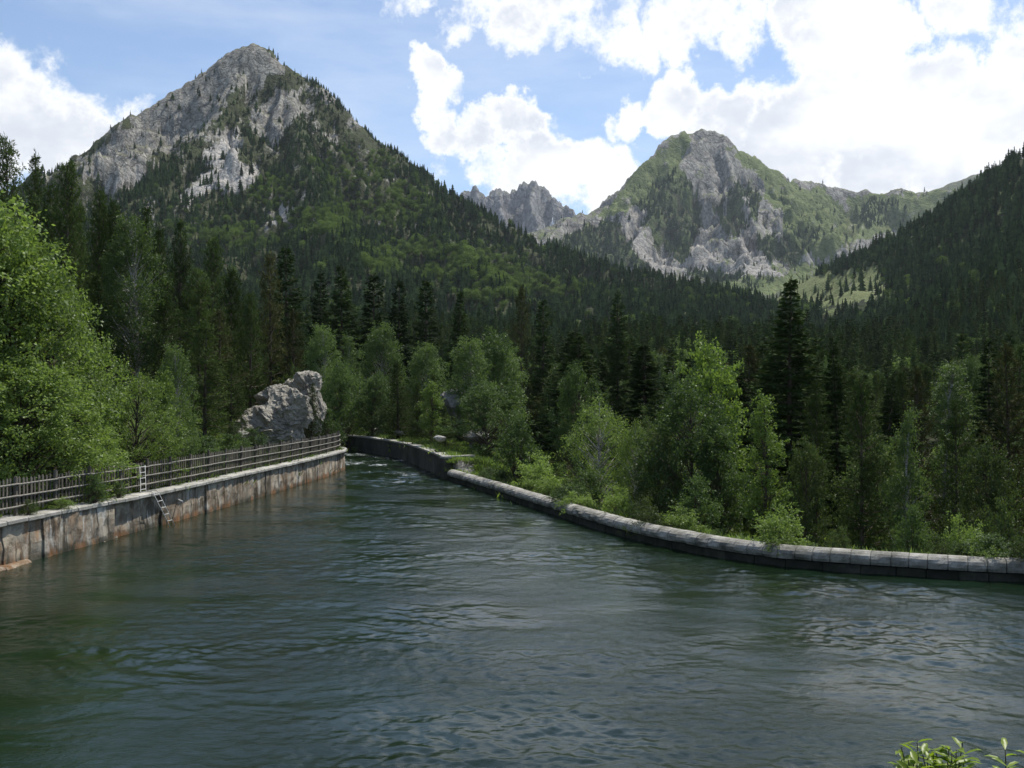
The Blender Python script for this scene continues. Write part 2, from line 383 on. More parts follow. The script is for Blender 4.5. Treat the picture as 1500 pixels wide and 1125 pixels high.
def terrain_mat(name, rock_a, rock_b, scree, grass_a, grass_b, floor, s):
    """rock, scree, grass and forest floor mixed by attributes; s = size of the rock features in metres"""
    m, t, out = newmat(name); p = pos(t)
    at = lambda n: t.node('ShaderNodeAttribute', attribute_name=n).outputs['Fac']
    n1 = t.noise(p, 1 / s, 8, 0.65); n2 = t.noise(p, 4.5 / s, 6, 0.6); n3 = t.noise(t.mapping(p, (1, 1, .35)), 9 / s, 5, 0.7)
    v = t.node('ShaderNodeTexVoronoi', feature='DISTANCE_TO_EDGE'); t.put(v.inputs['Vector'], t.vmath('ADD', p, t.vmath('SCALE', t.noise(p, 2 / s, 4, .6, out=1), s * .9))); v.inputs['Scale'].default_value = 1.6 / s
    crack = t.ramp(v.outputs['Distance'], 0.0, 0.10)
    rock = t.mix(t.ramp(n1, .35, .65), rock_a, rock_b)
    rock = t.mix(t.ramp(n3, .42, .62, .55, 0), rock, tuple(c * .35 for c in rock_a))
    rock = t.mix(t.ramp(crack, 0, 1, .55, 0), rock, tuple(c * .25 for c in rock_a))
    gr = t.mix(t.ramp(n2, .35, .65), grass_a, grass_b)
    sc = t.mix(t.ramp(n3, .4, .6), scree, tuple(c * .55 for c in scree))
    fl = t.mix(t.ramp(n1, .4, .65), floor, grass_a)
    # flat ledges in the rock carry grass and dwarf pine
    nz = t.node('ShaderNodeSeparateXYZ'); t.l.new(t.node('ShaderNodeNewGeometry').outputs['Normal'], nz.inputs[0])
    ledge = t.math('MULTIPLY', t.ramp(t.math('ADD', nz.outputs[2], t.math('MULTIPLY', t.math('SUBTRACT', n2, .5), .5)), .72, .92), .6)
    rock = t.mix(ledge, rock, gr)
    j = t.math('MULTIPLY', t.math('SUBTRACT', t.noise(p, 6 / s, 6, .7), .5), 1.3)
    edge = lambda a: t.ramp(t.math('ADD', a, j), .35, .65)
    c = t.mix(edge(at('rock')), fl, rock)
    c = t.mix(edge(at('grass')), c, gr)
    c = t.mix(edge(at('scree')), c, sc)
    nrm = bump(t, n1, .9, s * .30); nrm = bump(t, n3, .9, s * .08, nrm); nrm = bump(t, crack, .7, s * .04, nrm)
    t.l.new(principled(t, c, .92, nrm, .15), out.inputs[0]); return m

M = {}
M['left_rock'] = terrain_mat('granite_slope', (.29, .275, .24), (.47, .45, .395), (.54, .51, .46), (.075, .090, .038), (.13, .135, .06), (.050, .056, .028), 22)
M['mid_rock'] = terrain_mat('far_granite_slope', (.28, .265, .235), (.45, .43, .385), (.42, .395, .35), (.105, .140, .048), (.175, .205, .080), (.05, .06, .03), 60)
M['right_floor'] = terrain_mat('forest_floor_slope', (.25, .24, .21), (.35, .34, .3), (.4, .39, .36), (.14, .175, .065), (.21, .225, .10), (.025, .034, .014), 22)
M['dist_rock'] = terrain_mat('distant_crag', (.24, .235, .23), (.36, .355, .35), (.35, .35, .34), (.10, .12, .06), (.15, .16, .09), (.1, .1, .09), 90)
M['ground'] = terrain_mat('woodland_ground', (.25, .24, .2), (.4, .39, .35), (.36, .34, .29), (.045, .075, .02), (.10, .13, .04), (.05, .045, .025), 3.0)

def leaf_mat(name, ca, cb, trans=.4, rough=.5, rim=None, spec=.35, var=.22):
    m, t, out = newmat(name)
    g = t.node('ShaderNodeNewGeometry').outputs['Random Per Island']; oi = t.node('ShaderNodeObjectInfo').outputs['Random']
    f = t.math('ADD', t.math('MULTIPLY', g, .6), t.math('MULTIPLY', oi, .4))
    c = t.mix(f, ca, cb)
    br = t.ramp(oi, 0, 1, 1 - var, 1 + var, smooth=False)
    hs = t.node('ShaderNodeHueSaturation'); t.put(hs.inputs['Color'], c); t.put(hs.inputs['Value'], br)
    hs.inputs['Hue'].default_value = .5
    c = hs.outputs[0]
    a = principled(t, c, rough, None, spec)
    if trans > 0:
        tr = t.node('ShaderNodeBsdfTranslucent'); t.put(tr.inputs[0], t.mix(1.0, c, (1.15, 1.2, .7), 'MULTIPLY'))
        mx = t.node('ShaderNodeMixShader'); mx.inputs[0].default_value = trans
        t.l.new(a, mx.inputs[1]); t.l.new(tr.outputs[0], mx.inputs[2]); a = mx.outputs[0]
    t.l.new(a, out.inputs[0]); return m
M['broad_leaf'] = leaf_mat('broad_leaf', (.058, .100, .030), (.104, .158, .052), .40, .55, spec=.25)
M['willow_leaf'] = leaf_mat('willow_leaf', (.135, .205, .050), (.23, .31, .09), .44, .5, spec=.3)
M['birch_leaf'] = leaf_mat('birch_leaf', (.078, .125, .038), (.135, .195, .066), .42, .55, spec=.25)
M['dull_leaf'] = leaf_mat('dull_leaf', (.048, .075, .024), (.090, .125, .042), .38, .55, spec=.25)
M['bright_leaf'] = leaf_mat('bright_leaf', (.11, .175, .036), (.18, .255, .062), .42, .5, spec=.3)
M['lance_leaf'] = leaf_mat('lance_leaf', (.20, .30, .02), (.34, .44, .045), .5, .4, spec=.4)
M['fir_needle'] = leaf_mat('fir_needle', (.024, .043, .014), (.058, .088, .026), .12, .85, spec=.06)
M['pine_needle'] = leaf_mat('pine_needle', (.036, .060, .018), (.080, .114, .034), .2, .85, spec=.06)
M['brown_needle'] = leaf_mat('brown_needle', (.046, .054, .021), (.094, .098, .037), .15, .85, spec=.06)
M['far_needle'] = leaf_mat('far_needle', (.028, .050, .018), (.086, .124, .044), .0, .8, spec=.1, var=.38)
M['far_leaf'] = leaf_mat('far_leaf', (.085, .135, .034), (.155, .22, .058), .25, .7, spec=.1)

def bark_mat(name, a, b, bands=False):
    m, t, out = newmat(name); tc = t.node('ShaderNodeTexCoord').outputs['Object']
    n = t.noise(t.mapping(tc, (1, 1, 3.5) if bands else (1, 1, .25)), 7, 6, .65)
    c = t.mix(t.ramp(n, .42, .6), a, b)
    t.l.new(principled(t, c, .9, bump(t, n, .7, .03), .2), out.inputs[0]); return m
M['bark'] = bark_mat('grey_brown_bark', (.055, .042, .03), (.13, .105, .08))
M['birch_bark'] = bark_mat('white_birch_bark', (.16, .14, .12), (.5, .48, .43), True)

def stone_mat(name, a, b, dark, sc=3.0, dirt=.5):
    m, t, out = newmat(name); tc = pos(t); oi = t.node('ShaderNodeObjectInfo').outputs['Random']
    n = t.noise(tc, sc, 8, .7); n2 = t.noise(tc, sc * 7, 5, .7); n3 = t.noise(tc, sc * .35, 4, .6)
    c = t.mix(t.ramp(n, .35, .65), a, b); c = t.mix(t.math('MULTIPLY', t.ramp(n3, .45, .68), dirt), c, dark)
    c = t.mix(t.ramp(n2, .34, .46, .6, 0), c, dark)
    hs = t.node('ShaderNodeHueSaturation'); t.put(hs.inputs['Color'], c); t.put(hs.inputs['Value'], t.ramp(oi, 0, 1, .82, 1.15, smooth=False))
    nr = bump(t, n, .6, .04); nr = bump(t, n2, .8, .015, nr)
    t.l.new(principled(t, hs.outputs[0], .9, nr, .2), out.inputs[0]); return m
M['coping'] = stone_mat('pale_coping_stone', (.34, .325, .28), (.50, .48, .43), (.12, .115, .085), 3, .4)
M['cap'] = stone_mat('weathered_cap_stone', (.27, .255, .22), (.46, .44, .385), (.07, .07, .045), 3, .7)
M['masonry'] = stone_mat('masonry_painted_shade', (.035, .036, .028), (.07, .068, .052), (.015, .018, .010), 2, .7)  # shade on the face below the cap is put into this dark colour
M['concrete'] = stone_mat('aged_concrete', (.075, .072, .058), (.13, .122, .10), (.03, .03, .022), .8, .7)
M['boulder'] = stone_mat('boulder_stone', (.26, .25, .22), (.40, .385, .35), (.09, .09, .06), 1.2, .6)
M['ledge'] = stone_mat('rusty_footing', (.22, .17, .11), (.36, .31, .24), (.14, .065, .025), 3.0, .9)

def wall_mat():
    """stained concrete of the left channel wall: lime runs, rust and damp, laid out along the wall (uv in metres)"""
    m, t, out = newmat('stained_wall'); uv = t.node('ShaderNodeUVMap').outputs[0]; p = pos(t)
    su = t.node('ShaderNodeSeparateXYZ'); t.l.new(uv, su.inputs[0]); v = su.outputs[1]; u = su.outputs[0]
    runs = t.noise(t.mapping(uv, (1, .28, 1)), 1.9, 7, .66, .8); runs2 = t.noise(t.mapping(uv, (1, .30, 1), loc=(13, 4, 0)), 1.1, 7, .66, .8)
    runs3 = t.noise(t.mapping(uv, (1, .18, 1), loc=(31, 9, 0)), 2.4, 6, .66, .6)
    blot = t.noise(uv, 1.1, 7, .65); broad = t.noise(t.mapping(uv, (.16, .2, 1), loc=(3, 0, 0)), 1.0, 3, .5)
    base = t.mix(t.ramp(blot, .35, .65), (.19, .155, .11), (.37, .33, .26))
    rusty = t.math('MULTIPLY', t.ramp(runs2, .44, .58), t.math('MULTIPLY', t.ramp(u, 8.0, 12.0), t.ramp(u, 31.0, 22.0, 1, 0) if False else t.ramp(u, 22.0, 34.0, 1.0, .35)))
    c = t.mix(t.math('MULTIPLY', rusty, .9), base, t.mix(t.ramp(blot, .4, .6), (.16, .075, .028), (.34, .17, .06)))
    white = t.math('MULTIPLY', t.ramp(runs, .52, .66), t.ramp(t.math('ADD', blot, t.math('MULTIPLY', v, .1)), .36, .62))
    patch = t.noise(t.mapping(uv, (.55, .8, 1), loc=(7, 2, 0)), 1.0, 7, .62, .5); vo = t.node('ShaderNodeTexVoronoi'); t.put(vo.inputs['Vector'], t.vmath('ADD', t.mapping(uv, (.75, .9, 1)), t.vmath('SCALE', t.noise(uv, 1.5, 5, .6, out=1), .5))); vo.inputs['Scale'].default_value = .8
    c = t.mix(t.ramp(patch, .54, .60, 0, .7), c, (.50, .43, .32)); c = t.mix(t.ramp(patch, .44, .38, 0, .0) if False else t.ramp(patch, .36, .44, .8, 0), c, (.085, .065, .04))
    near = t.math('MULTIPLY', t.ramp(u, 12.5, 10.0, 0, 1) if False else t.ramp(u, 9.5, 12.0, 1.0, 0.0), t.ramp(blot, .40, .60))
    c = t.mix(t.math('MAXIMUM', t.math('MULTIPLY', near, .8), t.math('MULTIPLY', white, .85)), c, (.56, .54, .48))
    c = t.mix(t.math('MULTIPLY', t.ramp(runs3, .53, .63), .85), c, (.045, .038, .025))
    damp = t.ramp(t.math('ADD', v, t.math('MULTIPLY', t.math('SUBTRACT', blot, .5), .5)), .05, .32, .8, 0)
    c = t.mix(damp, c, t.mix(t.ramp(runs2, .46, .56), (.035, .035, .02), (.22, .10, .035)))
    n2 = t.noise(p, 14, 6, .7)
    nr = bump(t, blot, .8, .08); nr = bump(t, n2, .7, .02, nr)
    t.l.new(principled(t, c, .85, nr, .25), out.inputs[0]); return m
M['wall'] = wall_mat()

def wood_mat():
    m, t, out = newmat('weathered_wood'); tc = t.node('ShaderNodeTexCoord').outputs['Object']; oi = t.node('ShaderNodeObjectInfo').outputs['Random']
    n = t.noise(t.mapping(tc, (1, 1, .12)), 30, 5, .7)
    c = t.mix(t.ramp(n, .35, .65), (.085, .075, .06), (.19, .17, .14))
    hs = t.node('ShaderNodeHueSaturation'); t.put(hs.inputs['Color'], c); t.put(hs.inputs['Value'], t.ramp(oi, 0, 1, .6, 1.2, smooth=False))
    t.l.new(principled(t, hs.outputs[0], .85, bump(t, n, .5, .01), .2), out.inputs[0]); return m
M['wood'] = wood_mat()
def rail_mat():
    m, t, out = newmat('pale_rail_wood'); n = t.noise(pos(t), 9, 5, .7)
    t.l.new(principled(t, t.mix(t.ramp(n, .35, .65), (.15, .138, .115), (.28, .26, .22)), .8, bump(t, n, .4, .01), .25), out.inputs[0]); return m
M['rail'] = rail_mat()
def metal_mat():
    m, t, out = newmat('galvanised_metal'); n = t.noise(pos(t), 12, 4, .6)
    t.l.new(principled(t, t.mix(t.ramp(n, .35, .65), (.48, .48, .45), (.64, .64, .61)), .5, None, .5), out.inputs[0]); return m
M['metal'] = metal_mat()
def snow_mat():
    m, t, out = newmat('old_snow'); n = t.noise(pos(t), .05, 4, .6)
    t.l.new(principled(t, t.mix(n, (.72, .74, .78), (.85, .86, .88)), .6, None, .3), out.inputs[0]); return m
M['snow'] = snow_mat()

def water_mat():
    m, t, out = newmat('river_water'); p = pos(t)
    at = t.node('ShaderNodeAttribute', attribute_name='foam').outputs['Fac']; big = t.noise(p, .22, 3, .5)
    c = t.mix(t.ramp(big, .4, .65), (.006, .014, .005), (.008, .019, .010))
    # riffles: fine wavelets on top of the modelled waves, rougher where the current boils
    n1 = t.noise(t.mapping(p, (1.0, 1.25, 1)), 4.2, 5, .62, .3); n2 = t.noise(t.mapping(p, (1, 1.4, 1)), 13, 4, .65, .2)
    calm = t.ramp(t.noise(t.mapping(p, (.6, 1, 1)), .35, 3, .5), .36, .62, .35, 1.0)
    nr = bump(t, t.math('MULTIPLY', n1, calm), .6, .034); nr = bump(t, t.math('MULTIPLY', n2, calm), .6, .012, nr)
    fn = t.noise(t.mapping(p, (1.0, 1.6, 1)), 2.6, 7, .75, .8)
    foam = t.ramp(t.math('ADD', t.math('MULTIPLY', at, .42), fn), .78, .92)
    water = principled(t, c, .03, nr, .5, IOR=1.33)
    white = principled(t, (.62, .66, .66), .6, nr, .3)
    mx = t.node('ShaderNodeMixShader'); t.put(mx.inputs[0], t.math('MULTIPLY', foam, .7)); t.l.new(water, mx.inputs[1]); t.l.new(white, mx.inputs[2])
    t.l.new(mx.outputs[0], out.inputs[0]); return m
M['water'] = water_mat()

# ------------------------------------------------------------------ terrain
def terrain(name, V, q, mat, rock, grass, scree):
    me = mesh_np(name, V, q, mat, True)
    fattr(me, 'rock', rock); fattr(me, 'grass', grass); fattr(me, 'scree', scree)
    return tag(link(name, me), kind='structure')

# the ground: one sheet from behind the viewer to the horizon
az_f = np.arctan((np.linspace(-220, 1720, 330) - 750) / F); az_l = az_f[0]; az_r = az_f[-1]
az = np.concatenate([az_f, np.linspace(az_r, az_l + 2 * np.pi, 90)[1:]])
rr = np.concatenate([np.linspace(.5, 24, 24), np.linspace(24.5, 112, 190), 112 * (8000 / 112) ** np.linspace(.01, 1, 90)])
A, Rr = np.meshgrid(az, rr); X = Rr * np.sin(A); Y = Rr * np.cos(A); Z = ground_h(X, Y)
idx = np.arange(A.size).reshape(A.shape)
q = np.stack([idx[:-1, :-1], idx[:-1, 1:], idx[1:, 1:], idx[1:, :-1]], -1).reshape(-1, 4)
dR = seg_dist(X, Y, RT_l); n = fbm(X / 4, Y / 4, 3, 61)
gr = np.clip(.5 + .9 * n, 0, 1) * np.where(np.minimum(dR, seg_dist(X, Y, LW_l)) < 10, 1, .25); gr = np.where((dR < 3.5) & (Y > 60), .55 + .5 * n, gr)
sc = np.where((dR < 1.6), .6, 0) + np.where(seg_dist(X, Y, LW_l) < 2.2, .55 + .4 * n, 0)
terrain('ground', np.stack([X, Y, Z], -1).reshape(-1, 3), q, M['ground'], np.clip(n.ravel() * .8, 0, 1), gr.ravel(), np.clip(sc.ravel(), 0, 1))

def paint(V): return topix(V[:, 0], V[:, 1], V[:, 2])
V, q = sector(-430, 1215, 760, 330, 1420, 250, left_h, .8); px, py = paint(V)
s = mask(px, py, LEFT_ROCK, 12).astype(float); nn = fbm(px / 30, py / 30, 4, 4)
rk = np.clip(s * 1.0 + np.where((py < 340) & (px < 640), .22 + .65 * nn, .0 + .35 * nn), 0, 1)
terrain('mountain', V, q, M['left_rock'], rk, np.clip(-.05 + .4 * nn - s, 0, 1), mask(px, py, LEFT_ROCK[1:2] + LEFT_ROCK[3:5], 10, 5) * .8)
V, q = sector(880, 2150, 380, 190, 1500, 200, right_h, .8); px, py = paint(V)
md = mask(px, py, [MEADOW], 12, 2).astype(float)
terrain('mountain_slope', V, q, M['right_floor'], md * .25 * (1 + fbm(px / 12, py / 12, 3, 6)), md, md * np.clip(fbm(px / 10, py / 10, 3, 8), 0, 1) * .6)
V, q = sector(640, 1640, 540, 1250, 3900, 330, mid_h, .8); px, py = paint(V)
g = mask(px, py, MID_GRASS, 10, 1) * .78; w = mask(px, py, MID_WOOD, 8, 2); sr = mask(px, py, MID_SCREE, 5, 3)
nn = fbm(px / 18, py / 18, 4, 14)
terrain('middle_mountain', V, q, M['mid_rock'], np.where(w, .2, .85), np.clip(g + .5 * nn + .12 - (py < 215) * .2, 0, 1), np.clip(sr * .95 + 0 * nn, 0, 1))
V, q = sector(560, 960, 240, 4100, 5600, 110, dist_h)
terrain('distant_ridge', V, q, M['dist_rock'], np.ones(len(V)), np.full(len(V), .15), np.zeros(len(V)))
V, q = sector(1280, 1720, 120, 4400, 5600, 50, far_h)
terrain('far_ridge', V, q, M['dist_rock'], np.full(len(V), .4), np.full(len(V), .6), np.zeros(len(V)))

def topo(X, Y):
    z = ground_h(X, Y); return z
def surf(X, Y):
    X = np.atleast_1d(np.asarray(X, float)); Y = np.atleast_1d(np.asarray(Y, float)); z = ground_h(X, Y)
    if Y.max() < 190: return z
    z = np.maximum(z, np.where(Y > 240, left_h(X, Y), -99)); z = np.maximum(z, np.where((Y > 192) & (X > 20), right_h(X, Y), -99))
    return z

# ------------------------------------------------------------------ water
az = np.arctan((np.concatenate([np.linspace(-2600, -270, 50), np.linspace(-260, 1760, 720), np.linspace(1770, 4800, 60)]) - 750) / F)
rr = np.concatenate([np.linspace(4.2, 13, 30), 13.1 * (118 / 13.1) ** (np.linspace(0, 1, 620))])
A, Rr = np.meshgrid(az, rr); X = Rr * np.sin(A); Y = Rr * np.cos(A)
# the current comes down the channel and fans out to the right; waves lie across it
flow = fbm(X / 9, Y / 14, 3, 101)
wx, wy = X + 1.1 * fbm(X / 5, Y / 5, 2, 103), Y + 1.3 * fbm(X / 6, Y / 5, 2, 105)
act = .55 + .45 * sstep(-12, -1, X) + .5 * sstep(40, 75, Y)
gust = np.clip(fbm(X / 7, Y / 9, 3, 121) * 1.3 + .5, 0, 1)
chop = .50 * fbm(X / .95, Y / .70, 2, 115) + .34 * ridged(X / .50 + .3 * Y, Y / .42, 2, 118) + .24 * fbm(X / .26, Y / .24, 2, 127)
Z = act * (  .018 * fbm(wx / 3.0, wy / 2.2, 3, 111) + .020 * (ridged(wx / 1.9 + .35 * wy, wy / 1.3, 3, 113) - .4) * (.25 + np.clip(flow + .3, 0, 1)) + .030 * chop * (.22 + 1.1 * gust))
foam = .8 * sstep(52, 80, Y) * (1 - sstep(4.0, 8.5, seg_dist(X, Y, RT_l))) * (.55 + .5 * fbm(X / 2.5, Y / 4, 3, 117)) + .30 * sstep(34, 60, Y) * np.clip(flow + .1, 0, 1)
Z = Z + .10 * foam * fbm(X / .9, Y / .9, 3, 119)
wch = [(p[0] - .25 if k < len(LWs) else p[0], p[1]) for k, p in enumerate(chan)]
wch = [(x + (.3 if i >= len(LWs) and y > 27 else 0), y + (.3 if i >= len(LWs) and y > 27 else 0)) for i, (x, y) in enumerate(wch)]
ins = inpoly(X, Y, wch)
idx = np.arange(A.size).reshape(A.shape)
fm = ins[:-1, :-1] | ins[:-1, 1:] | ins[1:, 1:] | ins[1:, :-1]
q = np.stack([idx[:-1, :-1], idx[:-1, 1:], idx[1:, 1:], idx[1:, :-1]], -1)[fm]
used = np.unique(q); remap = np.full(A.size, -1); remap[used] = np.arange(len(used))
Vw = np.stack([X, Y, Z], -1).reshape(-1, 3)[used]
me = mesh_np('water', Vw, remap[q], M['water'], True); fattr(me, 'foam', foam.ravel()[used])
tag(link('water', me), kind='structure')

# ------------------------------------------------------------------ mesh gathering
class MB:
    def __init__(s): s.V = []; s.F4 = []; s.F3 = []; s.n = 0
    def add(s, V, F):
        V = np.asarray(V, float); F = np.asarray(F, int)
        s.V.append(V); (s.F4 if F.shape[1] == 4 else s.F3).append(F + s.n); s.n += len(V)
    def box(s, c, sx, sy, sz, rot=0.0, jit=0.0):
        v = np.array([[x, y, z] for z in (-.5, .5) for y in (-.5, .5) for x in (-.5, .5)]) * (sx, sy, sz)
        if jit: v = v + rng.uniform(-jit, jit, v.shape)
        cr, sr = math.cos(rot), math.sin(rot)
        v = np.stack([v[:, 0] * cr - v[:, 1] * sr, v[:, 0] * sr + v[:, 1] * cr, v[:, 2]], 1) + np.asarray(c)
        s.add(v, [[0, 2, 3, 1], [4, 5, 7, 6], [0, 1, 5, 4], [2, 6, 7, 3], [0, 4, 6, 2], [1, 3, 7, 5]])
    def tube(s, pts, rad, n=5, cap=True):
        pts = np.asarray(pts, float); rad = np.broadcast_to(rad, len(pts)); k = len(pts)
        tan = np.gradient(pts, axis=0); tan /= np.linalg.norm(tan, axis=1)[:, None] + 1e-9
        ref = np.array([0.3, 0.1, 1.0]) if abs(tan[0, 2]) < .8 else np.array([1.0, .2, 0])
        a = np.cross(tan, ref); a /= np.linalg.norm(a, axis=1)[:, None] + 1e-9; b = np.cross(tan, a)
        th = np.linspace(0, 2 * np.pi, n, endpoint=False)
        v = pts[:, None] + (a[:, None] * np.cos(th)[None, :, None] + b[:, None] * np.sin(th)[None, :, None]) * rad[:, None, None]
        i = np.arange(k * n).reshape(k, n); j = np.roll(i, -1, 1)
        s.add(v.reshape(-1, 3), np.stack([i[:-1], j[:-1], j[1:], i[1:]], -1).reshape(-1, 4))
        if cap:
            base = s.n - k * n
            for ring, flip in ((0, 1), (k - 1, 0)):
                ids = [base + ring * n + x for x in range(n)]
                tri = [[ids[0], ids[x + 1], ids[x]] if flip else [ids[0], ids[x], ids[x + 1]] for x in range(1, n - 1)]
                s.F3.append(np.array(tri))
    def quads(s, Pt, D, S, L, W):
        """leaf lozenges: base points, direction, side vector, length, width"""
        L = np.broadcast_to(L, len(Pt))[:, None]; W = np.broadcast_to(W, len(Pt))[:, None]
        v = np.stack([Pt, Pt + D * L * .45 + S * W * .5, Pt + D * L, Pt + D * L * .45 - S * W * .5], 1).reshape(-1, 3)
        s.add(v, np.arange(len(v)).reshape(-1, 4))
    def mesh(s, name, mat, smooth=False):
        fl = []
        if s.F4: fl.append(np.concatenate(s.F4))
        if s.F3: fl.append(np.concatenate(s.F3))
        return mesh_np(name, np.concatenate(s.V), fl, mat, smooth)

def unit(v): return v / (np.linalg.norm(v, axis=-1, keepdims=True) + 1e-9)

# ------------------------------------------------------------------ the channel walls
def frames(path):
    tan = unit(np.gradient(path, axis=0)); nor = np.stack([tan[:, 1], -tan[:, 0]], 1)   # nor points to the right of travel
    s = np.concatenate([[0], np.cumsum(np.linalg.norm(np.diff(path, axis=0), axis=1))]); return tan, nor, s
def pt_at(path, s, nor, u, off):
    x = np.interp(u, s, path[:, 0]); y = np.interp(u, s, path[:, 1]); nx = np.interp(u, s, nor[:, 0]); ny = np.interp(u, s, nor[:, 1])
    return np.stack([x + nx * off, y + ny * off], -1)

def sweep_piece(name, path, u0, u1, prof, mat, parent, gap=.012, jit=0.0, nseg=2, rough=0.0, bow=0.0, smooth=False, bev=.0):
    """a piece of wall between two stations; prof = closed list of (offset towards the water, z)"""
    tan, nor, s = frames(path); us = np.linspace(u0 + gap, u1 - gap, nseg + 1)
    if bev: us = np.concatenate([[us[0]], [us[0] + bev], us[1:-1], [us[-1] - bev], [us[-1]]])
    k = len(us); n = len(prof); V = np.zeros((k, n, 3)); UV = np.zeros((k, n, 2))
    do, dz = (rng.uniform(-jit, jit), rng.uniform(-jit * .5, jit * .5)) if jit else (0, 0)
    cz = sum(p[1] for p in prof) / n; co = sum(p[0] for p in prof) / n
    for i, u in enumerate(us):
        sh = 1 - (.055 if bev and i in (0, k - 1) else 0)
        for j, (o, z) in enumerate(prof):
            oo, zz = co + (o - co) * sh + do, cz + (z - cz) * sh + dz
            if rough: e = rough * fbm(np.array(u * 1.7 + j * .6), np.array(z * 1.9 + o), 3, 7); oo = oo + e
            p = pt_at(path, s, nor, u, oo); V[i, j] = (p[0], p[1], zz); UV[i, j] = (u, z)
    idx = np.arange(k * n).reshape(k, n); jn = np.roll(idx, -1, 1)
    F = [tuple(x) for x in np.stack([idx[:-1], idx[1:], jn[1:], jn[:-1]], -1).reshape(-1, 4)]
    F.append(tuple(idx[0])); F.append(tuple(idx[-1][::-1]))
    me = bpy.data.meshes.new(name); c = V.reshape(-1, 3).mean(0); c[2] = 0
    me.from_pydata([tuple(v) for v in (V.reshape(-1, 3) - c)], [], [tuple(int(a) for a in f) for f in F]); me.materials.append(mat)
    uvl = me.uv_layers.new(name='UVMap'); uvf = UV.reshape(-1, 2)
    li = np.zeros(len(me.loops), np.int32); me.loops.foreach_get('vertex_index', li); uvl.data.foreach_set('uv', uvf[li].astype(np.float32).ravel())
    if smooth: me.polygons.foreach_set('use_smooth', np.ones(len(me.polygons), bool)); 
    me.update(); o = link(name, me, parent, tuple(c)); return o

def empty(name, loc, label, cat, group=None):
    o = bpy.data.objects.new(name, None); COL.objects.link(o); o.location = loc; o.empty_display_size = .3
    tag(o, label, cat, group); return o

# left wall: stained concrete panels under pale coping stones (water lies to the right of travel)
lw = empty('channel_wall', (0, 0, 0), 'long concrete channel wall on the left, streaked with rust and lime, pale coping on top', 'wall')
tan, nor, sL = frames(LWs); u = 0.0
TOPZ = 1.37
bump_ = {9: .09, 10: .09, 11: -.06, 12: -.06}
i = 0
while u < sL[-1] - .6:
    ln = rng.uniform(1.7, 2.5); u1 = min(u + ln, sL[-1]); nz = 9
    Y_ = np.interp(u, sL, LWs[:, 1])
    off = -.02 + rng.uniform(-.05, .05) + (.10 if 31.5 < Y_ < 36 else 0) + (-.10 if 36 <= Y_ < 40.5 else 0)
    face = [(off + .05 * (1 - k / (nz - 1)), -1.5 + (TOPZ - .15 + 1.5) * k / (nz - 1)) for k in range(nz)]
    sweep_piece('wall_panel', LWs, u, u1, face + [(-.8, TOPZ - .15), (-.8, -1.5)], M['wall'], lw, gap=.010, nseg=8, rough=.05); u = u1; i += 1
u = 0.0
while u < sL[-1] - .3:
    u1 = min(u + rng.uniform(.85, 1.15), sL[-1])
    pr = [(.10, TOPZ - .147), (.13, TOPZ - .12), (.13, TOPZ - .03), (.10, TOPZ), (-.55, TOPZ + .0), (-.6, TOPZ - .147)]
    sweep_piece('coping_stone', LWs, u, u1, pr, M['coping'], lw, gap=.012, jit=.012, nseg=1, bev=.03); u = u1
# footing ledge showing at the waterline in the near part
for (ya, yb, zz, w) in ((28.5, 32.2, .05, .30), (35.9, 37.6, .04, .06)):
    ua = np.interp(ya, LWs[:, 1], sL); ub = np.interp(yb, LWs[:, 1], sL); u = ua
    while u < ub - .2:
        u1 = min(ub, u + rng.uniform(.35, .7)); h = zz + rng.uniform(-.05, .06); ww = w + rng.uniform(-.07, .05)
        sweep_piece('footing_stone', LWs, u, u1, [(ww, -.6), (ww + .03, h - .08), (ww - .06, h), (.0, h + .03), (-.1, -.6)], M['ledge'], lw, gap=.004, nseg=3, rough=.07, bev=.04); u = u1

# right wall: rounded cap stones over a low masonry face (water lies to the left when going upstream; path reversed so it is on the right of travel)
rw = empty('parapet_wall', (0, 0, 0), 'low curved stone wall on the right with rounded jointed cap stones', 'wall')
RP_ = RWs[::-1].copy(); tr, nr_, sR = frames(RP_)
# going downstream (from the far end to the near right) the water is on the right hand
u = 0.0; CAPZ = .64
while u < sR[-1] - .2:
    u1 = min(u + rng.uniform(.46, .58), sR[-1]); pr = []
    for a in np.linspace(-28, 208, 13):
        pr.append((-.24 + .34 * math.cos(R(a)) * 1.0, CAPZ - .25 + .25 * math.sin(R(a))))
    sweep_piece('cap_stone', RP_, u, u1, pr, M['cap'], rw, gap=.006, jit=.014, nseg=3, bev=.02, rough=.025, smooth=False); u = u1
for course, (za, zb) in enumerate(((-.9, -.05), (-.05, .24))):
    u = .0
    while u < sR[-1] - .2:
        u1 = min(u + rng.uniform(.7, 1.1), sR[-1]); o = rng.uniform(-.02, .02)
        sweep_piece('stone_block', RP_, u, u1, [(.02 + o, za + .006), (.0 + o, zb - .006), (-.48, zb - .006), (-.48, za + .006)], M['masonry'], rw, gap=.008, nseg=1, bev=.02); u = u1

